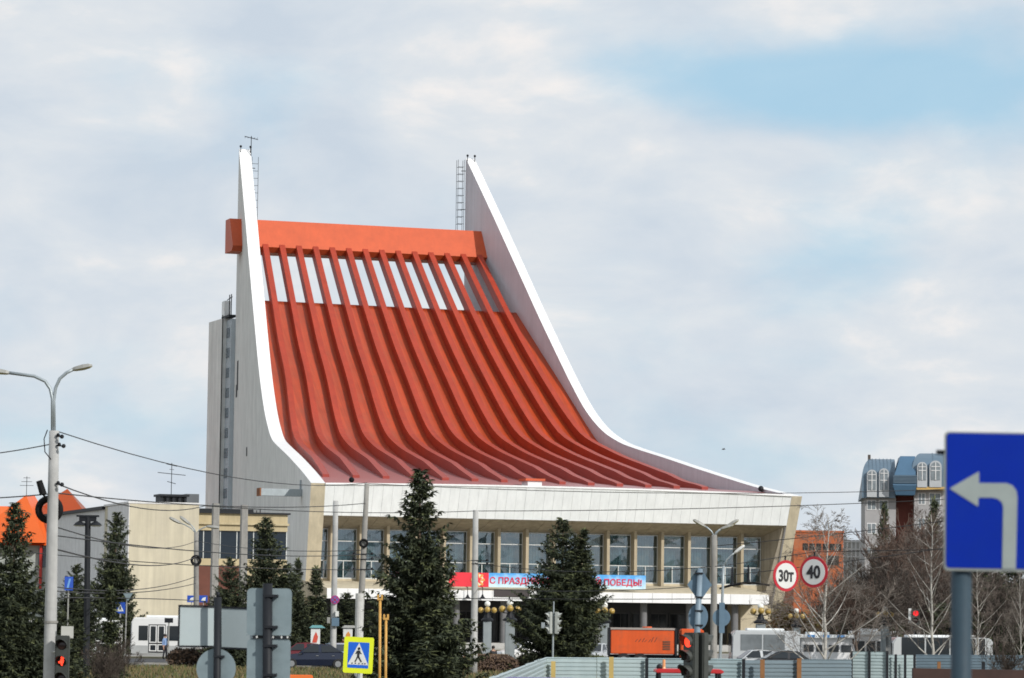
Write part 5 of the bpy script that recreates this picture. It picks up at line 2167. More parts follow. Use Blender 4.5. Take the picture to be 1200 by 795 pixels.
b.prism([(c[0] + 11.5 * mpp(YR) * math.cos(2 * math.pi * q / n), c[1] + 15 * mpp(YR) * math.sin(2 * math.pi * q / n)) for q in range(n)], 'y', .09, .11)
b.build('round_plate', BACKD, o)
for v in (672, 700, 716, 733):
    x, z = rl(819, v)
    b = MB()
    b.box(x - .11, x + .11, -.1, .088, z - .02, z + .02)
    b.build('clamp', DARKM, o)
x, z = rl(806, 752)
h = thing('traffic_light', 'dark traffic light with its red lamp lit, left of the blue-grey pole', 'traffic light', (ox, YR, 0), 0, 'traffic lights on the blue-grey pole')
signal_head(h, x, -.25, z, 3, .155, .405, R(-52), (0,))
b = MB()
b.tube(((x + .1, -.1, z + .1), (rl(816, 750)[0], 0, z + .1)), .03, 6)
b.build('bracket', DARKM, h)
b = MB()
b.tube(((x + .1, -.1, z - .8), (rl(816, 750)[0], 0, z - .8)), .03, 6)
b.build('bracket', DARKM, h)
x, z = rl(825, 752)
h = thing('traffic_light', 'dark traffic light seen from its side, right of the blue-grey pole', 'traffic light', (ox, YR, 0), 0, 'traffic lights on the blue-grey pole')
signal_head(h, x, -.05, z, 3, .155, .405, R(125))
b = MB()
b.tube(((x - .1, -.05, z + .1), (rl(816, 750)[0], 0, z + .1)), .03, 6)
b.build('bracket', DARKM, h)
b = MB()
b.tube(((x - .1, -.05, z - .8), (rl(816, 750)[0], 0, z - .8)), .03, 6)
b.build('bracket', DARKM, h)

# far twin-headed signal in front of the broad spruce
YF = 150
o = thing('traffic_light', 'grey traffic light with two heads on a thin pole before the broad spruce', 'traffic light', (gx(647, YF), YF, 0))
z = zz(648, 722, YF)
b = MB()
b.tube(((0, 0, -.05), (.03, 0, zz(648, 705, YF))), (.05, .03), 8)
b.build('pole', GALV, o)
HOUS2 = HOUS
HOUS = mat('pale_housing', (.38, .40, .38), .6, .15, 4)
signal_head(o, -.2, -.05, z, 3, .105, .31, R(-70))
signal_head(o, .24, -.05, z, 3, .105, .31, R(75))
HOUS = HOUS2
b = MB()
b.tube(((-.2, -.03, z), (.24, -.03, z)), .025, 6)
b.build('bracket', GALV, o)
b = MB()
b.tube(((-.42, -.03, z - .45), (-.2, -.03, z - .45)), .025, 6)
b.build('side_arm', GALV, o)
b = MB()
b.box(-.52, -.36, -.12, .03, z - .55, z - .3)
b.build('side_box', GALV, o)
# red signal far right
YQ = 240
o = thing('traffic_light', 'small traffic light showing red among the bare trees at right', 'traffic light', (gx(1073, YQ), YQ, 0))
z = zz(1073, 719, YQ)
b = MB()
b.tube(((0, .25, -.05), (0, .25, z + .3)), .07, 8)
b.build('pole', DARKM, o)
signal_head(o, 0, 0, z, 3, .20, .5, 0, (0,), lit_mat=mat('red_far_lit', (.5, .02, .01), .4, .0, emit=((1, .02, .03), 1.3)))
b = MB()
b.box(-.5, -.3, .1, .2, z - .7, z + .35)
b.build('side_plate', SIGNW, o)
# disc signs on the slim lamp
o = thing('round_sign', 'small blue-grey round sign back low on the slim street lamp', 'road sign', (gx(845, 134.5), 134.5, 0))
b = MB()
z = zz(846, 724, 134.5)
b.tube(((0, .12, z), (0, .14, z)), .36, 24)
b.build('round_plate', BACKD, o)
b = MB()
b.box(-.10, .12, .0, .118, z - .62, z + .6)
b.build('bracket', BACKD, o)

# little blue crossing sign and triangle back by the bus
YM = 232
o = thing('crossing_sign', 'small blue pedestrian crossing sign and a pale triangle back, left of the white bus', 'road sign', (gx(146, YM), YM, 0))
def ml(u, v):
    p = at(u, v, YM)
    return p.x - o.location.x, p.z
b = MB()
b.tube(((0, .1, -.05), (.05, .1, ml(150, 694)[1])), .05, 8)
b.build('post', LAMPG, o)
a, c = ml(135, 719), ml(147, 706)
b = MB()
b.box(a[0], c[0], -.02, .02, a[1], c[1])
pl = b.build('blue_plate', SIGNB, o)
mx_, mz = (a[0] + c[0]) / 2, (a[1] + c[1]) / 2
b = MB()
b.prism(((mx_ - .24, mz - .24), (mx_ + .24, mz - .24), (mx_, mz + .25)), 'y', -.03, -.021)
b.build('white_triangle', SIGNW, pl)
b = MB()
b.prism(((mx_ - .07, mz - .2), (mx_, mz - .08), (mx_ + .09, mz - .2), (mx_ + .05, mz + .05), (mx_, mz + .14), (mx_ - .05, mz + .04)), 'y', -.04, -.031)
b.build('figure', SIGNK, pl)
b = MB()
p1, p2, p3 = ml(144, 695), ml(156, 695), ml(150, 705)
b.prism((p1, p3, p2), 'y', .0, .02)
b.build('triangle_plate', BACKM, o)
b = MB()
b.box(ml(141, 719)[0] - .05, ml(141, 719)[0] + .05, .0, .05, ml(141, 724)[1], ml(141, 719)[1])
b.build('stub', LAMPG, o)
# bus stop sign
o = thing('bus_stop_sign', 'thin post with a dark square plate in front of the white bus door', 'road sign', (gx(197, 236), 236, 0))
b = MB()
b.tube(((0, 0, -.05), (0, 0, zz(197, 725, 236))), .05, 8)
b.build('post', LAMPG, o)
b = MB()
b.box(-.3, .3, -.08, -.05, zz(197, 730, 236), zz(197, 724.5, 236))
b.build('plate', DARKM, o)
# blue plates on the annexe
for u, lb in ((223, 'small blue information plate behind the sign boards, the left of two'), (237, 'small blue information plate behind the sign boards, the right of two')):
    Yq = 262
    o = thing('information_plate', lb, 'sign', (gx(u, Yq), Yq, 0), 0, 'small blue plates before the annexe')
    za, zb = zz(u, 706, Yq), zz(u, 698, Yq)
    b = MB()
    b.box(-.33, .33, -.05, 0, za, zb)
    pl = b.build('blue_plate', SIGNB, o)
    b = MB()
    b.prism(((-.2, za + .1), (.15, za + .1), (.2, zb - .12), (-.05, zb - .2)), 'y', -.06, -.051)
    b.build('mark', SIGNW, pl)
    b = MB()
    b.tube(((0, .04, -.05), (0, .04, za + .2)), .04, 6)
    b.build('post', LAMPG, o)
# blue stand sign among the spruces
o = thing('information_plate', 'blue plate half hidden by dark spruces right of the tall lamp post', 'sign', (gx(78, 170), 170, 0), R(20))
b = MB()
za, zb = zz(78, 692, 170), zz(78, 676, 170)
b.box(-.22, .22, -.04, 0, za, zb)
pl = b.build('blue_plate', SIGNB, o)
b = MB()
b.prism(((-.12, za + .1), (-.02, za + .1), (.1, zb - .1), (0, zb - .1)), 'y', -.05, -.041)
b.build('mark', mat('blue_print', (.12, .30, .60)), pl)
b = MB()
b.tube(((0, .04, -.05), (0, .04, za + .2)), .04, 6)
b.build('post', LAMPG, o)

# ================================================================== fence of pale blue corrugated sheets
FENM = mat('pale_blue_sheet', (.38, .46, .47), .42, .07, 1.2, .04, metal=.25, streak=.06, dirt=((.25, .34, .36), 1.5, .4))
FEND = mat('grey_blue_sheet', (.15, .20, .23), .5, .1, 1.2, .04, dirt=((.14, .18, .20), 1.5, .5))
OCH = mat('ochre_post', (.50, .36, .12), .7, .15, 3)
BRN = mat('rusty_post', (.26, .12, .045), .8, .2, 3)


def sheet_panel(parent, p0, p1, z0, z1, m, pitch=.125, amp=.028):
    """one sheet with horizontal trapezoid ribs between plan points p0 and p1"""
    p0, p1 = Vector((*p0, 0)), Vector((*p1, 0))
    d = (p1 - p0).normalized()
    nrm = Vector((d.y, -d.x, 0))
    prof = []
    z = z0
    while z < z1 - .001:
        for f, o_ in ((0, 0), (.28, 0), (.40, 1), (.80, 1), (.96, 0)):
            if z + f * pitch < z1:
                prof.append((o_ * amp, z + f * pitch))
        z += pitch
    prof.append((0, z1))
    b = MB()
    for o_, zq in prof:
        b.v += [tuple(p0 + nrm * o_ + Vector((0, 0, zq))), tuple(p1 + nrm * o_ + Vector((0, 0, zq))), tuple(p1 + nrm * (o_ - .006) + Vector((0, 0, zq))), tuple(p0 + nrm * (o_ - .006) + Vector((0, 0, zq)))]
    for i in range(len(prof) - 1):
        q = i * 4
        for a, c in ((0, 1), (1, 2), (2, 3), (3, 0)):
            b.f.append((q + a, q + c, q + c + 4, q + a + 4))
            b.m.append(0)
    return b.build('sheet_panel', m, parent)


def fence(label, pts, tops, m, step, posts, loc_u, nm='fence'):
    o = thing(nm, label, 'fence', (0, 0, 0), 0, 'corrugated metal fences round the road works')
    o.location = (pts[0][0], pts[0][1], 0)
    L = lambda p: (p[0] - pts[0][0], p[1] - pts[0][1])
    for (p, q), zt, mm in zip(zip(pts, pts[1:]), tops, m if isinstance(m, list) else [m] * 9):
        p, q = Vector(p), Vector(q)
        n = max(1, round((q - p).length / step))
        for k in range(n):
            a, c = p.lerp(q, k / n), p.lerp(q, (k + 1) / n)
            dd = (c - a).normalized() * .008
            sheet_panel(o, L(a + dd), L(c - dd), .06, zt + random.uniform(-.012, .012), mm)
    for (u, Yp, zt, mp) in posts:
        b = MB()
        x, y = gx(u, Yp, 1) - pts[0][0], Yp - pts[0][1]
        b.box(x - .07, x + .07, y - .14, y - .045, 0, zt)
        b.build('post', mp, o)
    return o


zf = lambda u, v, Yp: zz(u, v, Yp)
YF0 = 104
C0 = (gx(640, YF0, 2), YF0)
E0 = (gx(560, 62, 2), 62)
E1 = (gx(575, 66, 2), 66)
zt_ = zf(640, 770, YF0)
fence('pale blue corrugated fence coming towards the viewer, lower end left', [(gx(573, 66, 2), 66), C0], [zt_], FENM, 2.2, [], 0)
o = bpy.data.objects[-1]
# straight run
P1 = (gx(936, 107, 2), 107)
fn = fence('long pale blue corrugated fence across the road works, with ochre posts', [C0, (gx(758, 105, 2), 105), (gx(870, 106, 2), 106), P1], [zt_, zt_, zt_ - .04], [FENM, mat('dusty_blue_sheet', (.24, .315, .335), .5, .08, 1.2, .04, streak=.08, dirt=((.17, .22, .24), 1.5, .5)), FEND], 1.6, [(648, 103.9, zt_ - .13, OCH), (716, 104.4, zt_ + .02, OCH), (893, 105.9, zt_ - .02, BRN), (936, 106.9, zt_ + .02, BRN)], 0)
for u, Yp in ((757.5, 104.9), (871, 105.9)):
    b = MB()
    x, y = gx(u, Yp, 1) - C0[0], Yp - C0[1]
    b.box(x - .05, x + .05, y - .12, y - .05, 0, zt_ - .01)
    b.build('post', DARKM, fn)
fence('grey-blue corrugated fence behind the foot of the birch', [(gx(937, 109, 2), 109), (gx(998, 110, 2), 110)], [zf(965, 773, 109)], FEND, 1.7, [], 0)
ft = fence('taller corrugated fence panels in dark frames, right of the birch', [(gx(998, 128, 2), 128), (gx(1040, 128, 2), 128), (gx(1072, 129, 2), 129)], [zf(1018, 764, 128), zf(1055, 768, 128)], FENM, .95, [], 0)
for u, v in ((998, 763), (1019, 763), (1040, 763), (1050, 767), (1061, 767), (1072, 767)):
    b = MB()
    x = gx(u, 127.8, 1) - ft.location.x
    b.box(x - .045, x + .045, -.14, -.06, 0, zf(u, v, 127.8))
    b.build('frame_post', DARKM, ft)
fence('dark blue-grey corrugated fence at the right edge under the turn sign', [(gx(1073, 142, 2), 142), (gx(1240, 146, 2), 146)], [zf(1130, 768, 142)], mat('slate_blue_sheet', (.10, .145, .18), .5, .15, 1.2, .04, metal=.2), 2.0, [(1100, 141.8, 1.6, BRN), (1152, 143, 1.6, DARKM)], 0)

# long rusty rail and soil heap at the lower right
b = MB()
x0, x1 = gx(1070, 98, .9), gx(1260, 99, .9)
zr = zf(1130, 784, 98)
b.hexa(((x0, 98, zr - .34), (x1, 99, zr - .34), (x1, 99.3, zr - .34), (x0, 98.3, zr - .34), (x0, 98, zr), (x1, 99, zr - .04), (x1, 99.3, zr - .04), (x0, 98.3, zr)))
for k in range(4):
    x = lerp(x0 + .3, x1 - .3, k / 3)
    y = lerp(98.02, 99, k / 3)
    b.box(x - .1, x + .1, y + .04, y + .24, 0, zr - .34)
o = b.build('barrier_rail', mat('dark_rust', (.045, .022, .018), .85, .25, 2), None)
tag(o, 'dark rusty barrier rail at the bottom right, in front of the fences', 'barrier')
rnd = random.Random(4)
b = MB()
nx, ny = 46, 8
xa, xb = gx(930, 100, .5), gx(1085, 103, .5)
for j in range(ny + 1):
    for i in range(nx + 1):
        fx, fy = i / nx, j / ny
        hgt = max(0, math.sin(math.pi * fy)) * (.55 + .35 * noise.noise(Vector((fx * 7, fy * 2, 1)))) * min(1, fx * 6, (1 - fx) * 6) * 1.7
        b.v.append((lerp(xa, xb, fx), 99.5 + fy * 4, hgt - .02))
for j in range(ny):
    for i in range(nx):
        q = j * (nx + 1) + i
        b.f.append((q, q + 1, q + nx + 2, q + nx + 1))
        b.m.append(0)
o = b.build('soil_heap', mat('dark_soil', (.05, .036, .026), .95, .4, 2.5, .5, bscale=6))
tag(o, None, None, kind='stuff')

# ================================================================== vehicles
TYRE = mat('tyre_rubber', (.02, .02, .021), .85, .2, 4)
RIM = mat('wheel_rim', (.35, .36, .37), .35, .1, 4, metal=.5)
CGL = mat('car_glass', (.02, .025, .03), .06, .1, 1)
HEADL = mat('headlight_glass', (.65, .67, .68), .15, .05, 4)
TAILL = mat('taillight_red', (.35, .01, .01), .2, .05, 4)


def wheel(par, x, y, r, w):
    b = MB()
    b.tube(((x, y - w / 2, r), (x, y - w / 2 + .03, r), (x, y + w / 2 - .03, r), (x, y + w / 2, r)), (r * .92, r, r, r * .92), 18)
    t = b.build('wheel', TYRE, par, smooth=False)
    b = MB()
    s = -1 if y < 0 else 1
    b.tube(((x, y + s * (w / 2 - .02), r), (x, y + s * (w / 2 + .012), r)), (r * .62, r * .55), 14)
    b.build('rim', RIM, t)


def car(u, Y, rz, paint, label, kind='sedan', x=None, group='cars parked by the square'):
    """length along x (front at -x), about 4.4 m"""
    o = thing('parked_car', label, 'car', (x if x is not None else gx(u, Y), Y, 0), rz, group)
    van = kind == 'van'
    Hr = 1.92 if van else 1.46
    # lower body: stations (x, half width, z low, z high)
    low = [(-2.2, .62, .38, .62), (-2.1, .76, .26, .74), (-1.6, .84, .22, .86), (-.9, .87, .2, .95), (.2, .87, .2, .98), (1.2, .87, .2, 1.0), (1.85, .83, .24, .98), (2.15, .74, .3, .90), (2.22, .6, .42, .78)]
    b = MB()
    rows = []
    for xx, w, z0, z1 in low:
        m = (z0 + z1) / 2
        rows.append([(xx, -w * .9, z0), (xx, -w, m), (xx, -w * .93, z1), (xx, w * .93, z1), (xx, w, m), (xx, w * .9, z0)])
    for r_ in rows:
        b.v += r_
    for i in range(len(rows) - 1):
        for j in range(6):
            jj = (j + 1) % 6
            b.f.append((i * 6 + j, i * 6 + jj, i * 6 + 6 + jj, i * 6 + 6 + j))
            b.m.append(0)
    b.f += [tuple(range(5, -1, -1)), tuple(range(len(rows) * 6 - 6, len(rows) * 6))]
    b.m += [0, 0]
    body = b.build('body', paint, o, bevel=.03)
    # cabin: roof shell with pillars; glass as panels in the openings
    if van:
        st = [(-1.45, .80, .96), (-.75, .70, Hr), (1.9, .70, Hr), (2.12, .78, .98)]
    else:
        st = [(-1.0, .80, .95), (-.30, .60, Hr), (.95, .60, Hr - .02), (1.75, .78, 1.0)]
    b = MB()
    (xa, wa, za), (xb, wb, zb), (xc, wc, zc), (xd, wd, zd) = st
    b.v = [(xa, -wa, za - .02), (xa, wa, za - .02), (xb, -wb, zb), (xb, wb, zb), (xc, -wc, zc), (xc, wc, zc), (xd, -wd, zd - .02), (xd, wd, zd - .02), ((xb + xc) / 2, -wb, zb + .05), ((xb + xc) / 2, wb, zb + .05)]
    b.f = [(0, 2, 3, 1), (2, 8, 9, 3), (8, 4, 5, 9), (4, 6, 7, 5), (0, 6, 4, 8, 2), (1, 3, 9, 5, 7), (0, 1, 7, 6)]
    b.m = [0] * 7
    b.build('cabin', paint, o, bevel=.05)
    lp3 = lambda p, q, t: Vector(p).lerp(Vector(q), t)

    def pane(nm, p, ins=.10, off=.006):
        c = sum((Vector(q) for q in p), Vector()) / len(p)
        q2 = [Vector(q).lerp(c, ins) for q in p]
        n = (q2[1] - q2[0]).cross(q2[2] - q2[0]).normalized()
        if n.dot(c - Vector((.4, 0, 1.0))) < 0:
            n = -n
        g = MB()
        k_ = len(q2)
        g.v = [tuple(q + n * .002) for q in q2] + [tuple(q + n * off * 2) for q in q2]
        g.f = [tuple(range(k_ - 1, -1, -1)), tuple(range(k_, 2 * k_))] + [(i, (i + 1) % k_, k_ + (i + 1) % k_, k_ + i) for i in range(k_)]
        g.m = [0] * len(g.f)
        g.build(nm, CGL, o)
    pane('windscreen', ((xa, -wa, za), (xa, wa, za), (xb, wb, zb), (xb, -wb, zb)))
    pane('rear_window', ((xd, -wd, zd), (xd, wd, zd), (xc, wc, zc), (xc, -wc, zc)))
    mx = (xa + xd) / 2
    for s in (-1, 1):
        t_ = lerp(xb, xc, .42)
        bt = lerp(xa, xd, .46)
        pane('side_window', ((xa + .1, s * wa, za + .03), (bt, s * (wa), za + .04), (t_, s * wb, zb - .0), (xb + .02, s * wb, zb - .0)), .13)
        pane('side_window', ((bt + .06, s * wa, za + .04), (xd - .1, s * wd, zd + .03), (xc - .02, s * wc, zc - .0), (t_ + .06, s * wb, zb)), .13)
        for x_ in (-1.42, 1.38):
            wheel(o, x_, s * .78, .32, .2)
        b = MB()
        b.box(-2.19, -1.98, s * .66 - .13, s * .66 + .13, .58, .74)
        b.build('headlight', HEADL, o, bevel=.03)
        b = MB()
        b.box(2.06, 2.2, s * .64 - .12, s * .64 + .12, .66, .86)
        b.build('taillight', TAILL, o, bevel=.03)
        b = MB()
        b.box(-.86, -.70, s * .98 - .09, s * .98 + .09, .93, 1.05)
        b.build('mirror', paint, o, bevel=.03)
        for x_ in (.05, 1.0):
            b = MB()
            b.box(x_, x_ + .16, s * .885 - .012, s * .885 + .012, .80, .83)
            b.build('door_handle', RIM, o)
    b = MB()
    b.box(-2.245, -2.19, -.25, .25, .36, .47)
    b.build('number_plate', SIGNW, o)
    return o


def paint(nm, c):
    return mat(nm, c, .22, .04, 1, spec=.6)


NAVY = paint('navy_paint', (.012, .018, .04))
ICE = paint('ice_blue_paint', (.30, .38, .46))
SILV = paint('silver_paint', (.50, .52, .54))
WCAR = paint('white_car_paint', (.72, .72, .72))
BLK = paint('black_car_paint', (.02, .02, .024))
BLUEC = paint('bright_blue_paint', (.01, .02, .35))
CHER = paint('cherry_paint', (.14, .012, .02))
car(369, 203, R(4), NAVY, 'dark navy car parked on the road behind the crossing sign')
car(392, 213, R(-68), ICE, 'ice blue car with its front towards the viewer beside the navy car')
car(353, 214, R(2), CHER, 'dark cherry car mostly hidden behind the navy car')
car(884, 203, R(10), SILV, 'silver car behind the pale blue fence, left of the dark one', group='cars behind the fence')
car(927, 200, R(188), BLK, 'black car behind the pale blue fence, right of the silver car', group='cars behind the fence')
car(83, 216, R(40), WCAR, 'white car glimpsed right of the foot of the tall lamp post')
car(616, 248, R(20), WCAR, 'white car glimpsed left of the broad spruce behind the hedge')
car(698, 240, R(70), SILV, 'pale car between the broad spruce and the orange truck')
car(626, 70, R(75), BLUEC, 'bright blue van whose roof just shows below the pale fence', 'van', x=gx(625, 70, 1.9))


def bus(u0, Y, rz, label, L=11.2, doors=(1.55,), paint_m=None, group='white buses by the square', H=2.95, gl_m=None):
    o = thing('bus', label, 'bus', (gx(u0, Y), Y, 0), rz, group)
    pm = paint_m or paint('white_bus_paint', (.76, .76, .75))
    b = MB()
    b.prism(((0.05, .32), (L - .05, .32), (L, .8), (L, H - .25), (L - .15, H), (.2, H), (.0, H - .35), (-.04, .9)), 'y', 0, 2.5)
    body = b.build('body', pm, o, bevel=.07)
    b = MB()
    b.box(.03, L - .03, -.018, -.003, .34, .92)
    b.build('skirt', mat('bus_skirt', (.42, .43, .43), .4, .1, 2), o)
    b = MB()
    b.box(1.0, L - 1.0, .5, 2.0, H + .0, H + .16)
    b.build('roof_hatch', WHITEP, o, bevel=.04)
    x = .55
    k = 0
    while x < L - 1.2:
        w = 1.42
        isdoor = any(-.9 < d - x < .45 for d in doors)
        if isdoor:
            d = [q for q in doors if -.9 < q - x < .45][0]
            b = MB()
            b.box(d - .02, d + 1.22, -.03, -.004, .40, 2.45)
            dr = b.build('door_frame', mat('dark_rubber_seal', (.02, .02, .022), .6), o)
            for j in (0, 1):
                for z0, z1 in ((.50, 1.02), (1.12, 2.38)):
                    b = MB()
                    a = d + .04 + j * .6
                    b.box(a, a + .08, -.055, -.032, z0, z1)
                    b.box(a + .46, a + .54, -.055, -.032, z0, z1)
                    b.box(a + .08, a + .46, -.055, -.032, z0, z0 + .07)
                    b.box(a + .08, a + .46, -.055, -.032, z1 - .07, z1)
                    b.build('door_leaf_frame', pm, dr)
                    g = MB()
                    g.box(a + .08, a + .46, -.04, -.033, z0 + .07, z1 - .07)
                    g.build('door_pane', CGL, dr)
            x = d + 1.34
        else:
            nd = min([q for q in doors if q > x] + [L - .3])
            w = min(w, nd - x - .08)
            if w > .3:
                b = MB()
                b.box(x, x + w, -.022, -.004, 1.28, 2.35)
                b.build('window', gl_m or CGL, o, bevel=.004)
            x += max(w, .2) + .10
    b = MB()
    b.box(-.075, -.045, .2, 2.3, 1.15, 2.4)
    b.build('windscreen', CGL, o)
    for x in (2.2 if doors[0] < 1 else 3.4, L - 2.6):
        for y in (.12, 2.38):
            b = MB()
            s = -1 if y < 1 else 1
            b.tube(((x, y - .13, .48), (x, y + .13, .48)), .48, 18)
            t = b.build('wheel', TYRE, o)
            b = MB()
            b.tube(((x, y + s * .12, .48), (x, y + s * .145, .48)), .28, 14)
            b.build('rim', RIM, t)
    for y in (.3, 2.2):
        b = MB()
        b.box(-.09, -.03, y - .15, y + .15, .62, .82)
        b.build('headlight', HEADL, o)
    return o


bus(153, 243, R(-1), 'white bus with a double door standing behind the sign boards at left', doors=(1.3, 5.4))
bus(30, 250, R(-1), 'white bus nearly hidden behind the dark spruces right of the tall lamp post', 6.9, doors=(4.5,), H=2.7)
bus(858, 222, R(1), 'white bus behind the silver and black cars, below the cream porch wall', 4.5, doors=(9,), H=2.6, paint_m=paint('dusty_white_paint', (.50, .52, .53)), gl_m=mat('hazy_bus_glass', (.17, .19, .20), .35, .35, .8))
bus(1046, 205, R(2), 'white bus with dark windows behind the framed fence panels', 6.2, doors=(4.6,), H=2.35, paint_m=paint('dusty_white_paint', (.50, .52, .53)))

# --- orange truck behind the fence
YO = 222
o = thing('orange_truck', 'orange road truck with a scuffed box body behind the pale blue fence', 'truck', (gx(715, YO), YO, 0))
OR_ = mat('orange_truck_paint', (.72, .10, .014), .5, .08, .8, dirt=((.30, .09, .04), .9, .6), streak=.12)
k = mpp(YO)
L1 = (790 - 715) * k
zt, zb = zz(750, 736.5, YO), .95
b = MB()
b.box(0, L1, 0, 2.4, zb, zt - .1)
b.build('box_body', OR_, o, bevel=.05)
b = MB()
b.box(-.04, L1 + .04, -.04, 2.44, zt - .1, zt + .03)
b.build('top_rim', mat('grey_rim', (.34, .30, .27), .6), o)
for x in (-.14, L1 + .02):
    b = MB()
    b.box(x, x + .14, -.05, 2.45, zb - .1, zt + .02)
    b.build('end_frame', DARKM, o)
for q in range(4):
    b = MB()
    b.box(L1 - .78, L1 - .3, -.035, -.003, 1.25 + q * .16, 1.36 + q * .16)
    b.build('louvre', mat('louvre_brown', (.16, .06, .03), .7), o)
sc_ = MB()
rnd = random.Random(3)
x = L1 * .38
while x < L1 * .72:
    h = rnd.uniform(.15, .34)
    sc_.hexa(((x, -.007, 1.75), (x + .05, -.007, 1.75), (x + .05, -.003, 1.75), (x, -.003, 1.75), (x + .16, -.007, 1.75 + h), (x + .21, -.007, 1.75 + h), (x + .21, -.003, 1.75 + h), (x + .16, -.003, 1.75 + h)))
    x += rnd.uniform(.14, .3)
sc_.build('scuff_marks', mat('scuff', (.16, .05, .03), .8), o)['kind'] = 'stuff'
b = MB()
b.tube(((L1 * .58, 1, zt), (L1 * .58, 1, zt + .12)), .32, 12)
b.build('filler_cap', OR_, o)
xc = L1 + .35
b = MB()
b.prism(((xc, .7), (xc + 1.75, .7), (xc + 1.8, 1.55), (xc + 1.55, zt + .0), (xc + .05, zt + .0)), 'y', .05, 2.35)
b.build('cab', OR_, o, bevel=.08)
b = MB()
b.prism(((xc + .35, 1.6), (xc + 1.55, 1.6), (xc + 1.4, zt - .3), (xc + .35, zt - .3)), 'y', .02, .046)
b.build('cab_window', CGL, o)
b = MB()
b.box(-.1, xc + 1.7, .5, 1.9, .55, .9)
b.build('chassis', DARKM, o)
for x in (.9, 2.0, xc + .9):
    for y in (.15, 2.25):
        b = MB()
        b.tube(((x, y - .15, .5), (x, y + .15, .5)), .5, 18)
        t = b.build('wheel', TYRE, o)
        b = MB()
        s = -1 if y < 1 else 1
        b.tube(((x, y + s * .14, .5), (x, y + s * .165, .5)), .28, 14)
        b.build('rim', RIM, t)

# --- small red-roofed loader in front of the fence
YQ2 = 97
o = thing('small_loader', 'small loader with a red cab roof below the pair of traffic lights', 'loader', (gx(806, YQ2), YQ2, 0))
zr = zz(806, 784, YQ2)
RDP = mat('loader_red', (.50, .025, .03), .4, .08, 2)
b = MB()
b.prism(((-.95, zr - .12), (.95, zr - .12), (1.0, zr - .06), (.9, zr), (-.9, zr), (-1.0, zr - .06)), 'y', -.8, .8)
b.build('cab_roof', RDP, o, bevel=.02)
for x in (-.86, .86):
    for y in (-.72, .72):
        b = MB()
        b.tube(((x * 1.06, y, .85), (x, y, zr - .12)), .045, 8)
        b.build('cab_post', DARKM, o)
b = MB()
b.box(-1.0, 1.0, -.75, .75, .35, .85)
b.build('body', RDP, o, bevel=.05)
b = MB()
b.box(-.45, .25, -.3, .3, .85, 1.25)
b.box(-.1, .25, -.3, .3, 1.25, 1.6)
b.build('seat', BLACK, o, bevel=.05)
b = MB()
b.tube(((-.72, -.78, zr - .4), (-1.15, -.8, zr - .45), (-1.2, -.8, .9)), .04, 6)
b.build('grab_rail', DARKM, o)
b = MB()
xb_ = gx(778, YQ2, zr) - o.location.x
b.tube(((xb_, 0, zr), (xb_, 0, zr + .05), (xb_, 0, zr + .26)), (.06, .045, .045), 10)
b.build('beacon', mat('amber_beacon', (.7, .35, .15), .4), o)
for x in (-.5, .1):
    b = MB()
    b.ball((x + xb_ * .5, -.4, zr + .05), .09, 8, 6)
    b.build('work_lamp', DARKM, o)
for x in (-.62, .62):
    for y in (-.8, .8):
        b = MB()
        b.tube(((x, y - .12, .36), (x, y + .12, .36)), .36, 16)
        t = b.build('wheel', TYRE, o)
        b = MB()
        s = -1 if y < 0 else 1
        b.tube(((x, y + s * .11, .36), (x, y + s * .135, .36)), .2, 12)
        b.build('rim', RIM, t)

# orange plastic barrier, lower left
YB2 = 120
zt = zz(352, 791, YB2)
b = MB()
w = 14 * mpp(YB2)
b.prism(((-.28, 0), (.28, 0), (.28, .18), (.12, .32), (.09, zt), (-.09, zt), (-.12, .32), (-.28, .18)), 'x', -w, w)
o = b.build('road_barrier', mat('barrier_orange', (.72, .16, .03), .5, .06, 2), loc=(gx(352, YB2), YB2, 0), bevel=.03)
tag(o, 'orange plastic road barrier at the bottom edge, left of the crossing sign', 'barrier')

# ================================================================== people
SKIN = mat('skin', (.45, .26, .18), .6, .05)
HAIRD = mat('dark_hair', (.015, .011, .009), .6, .2, 8)


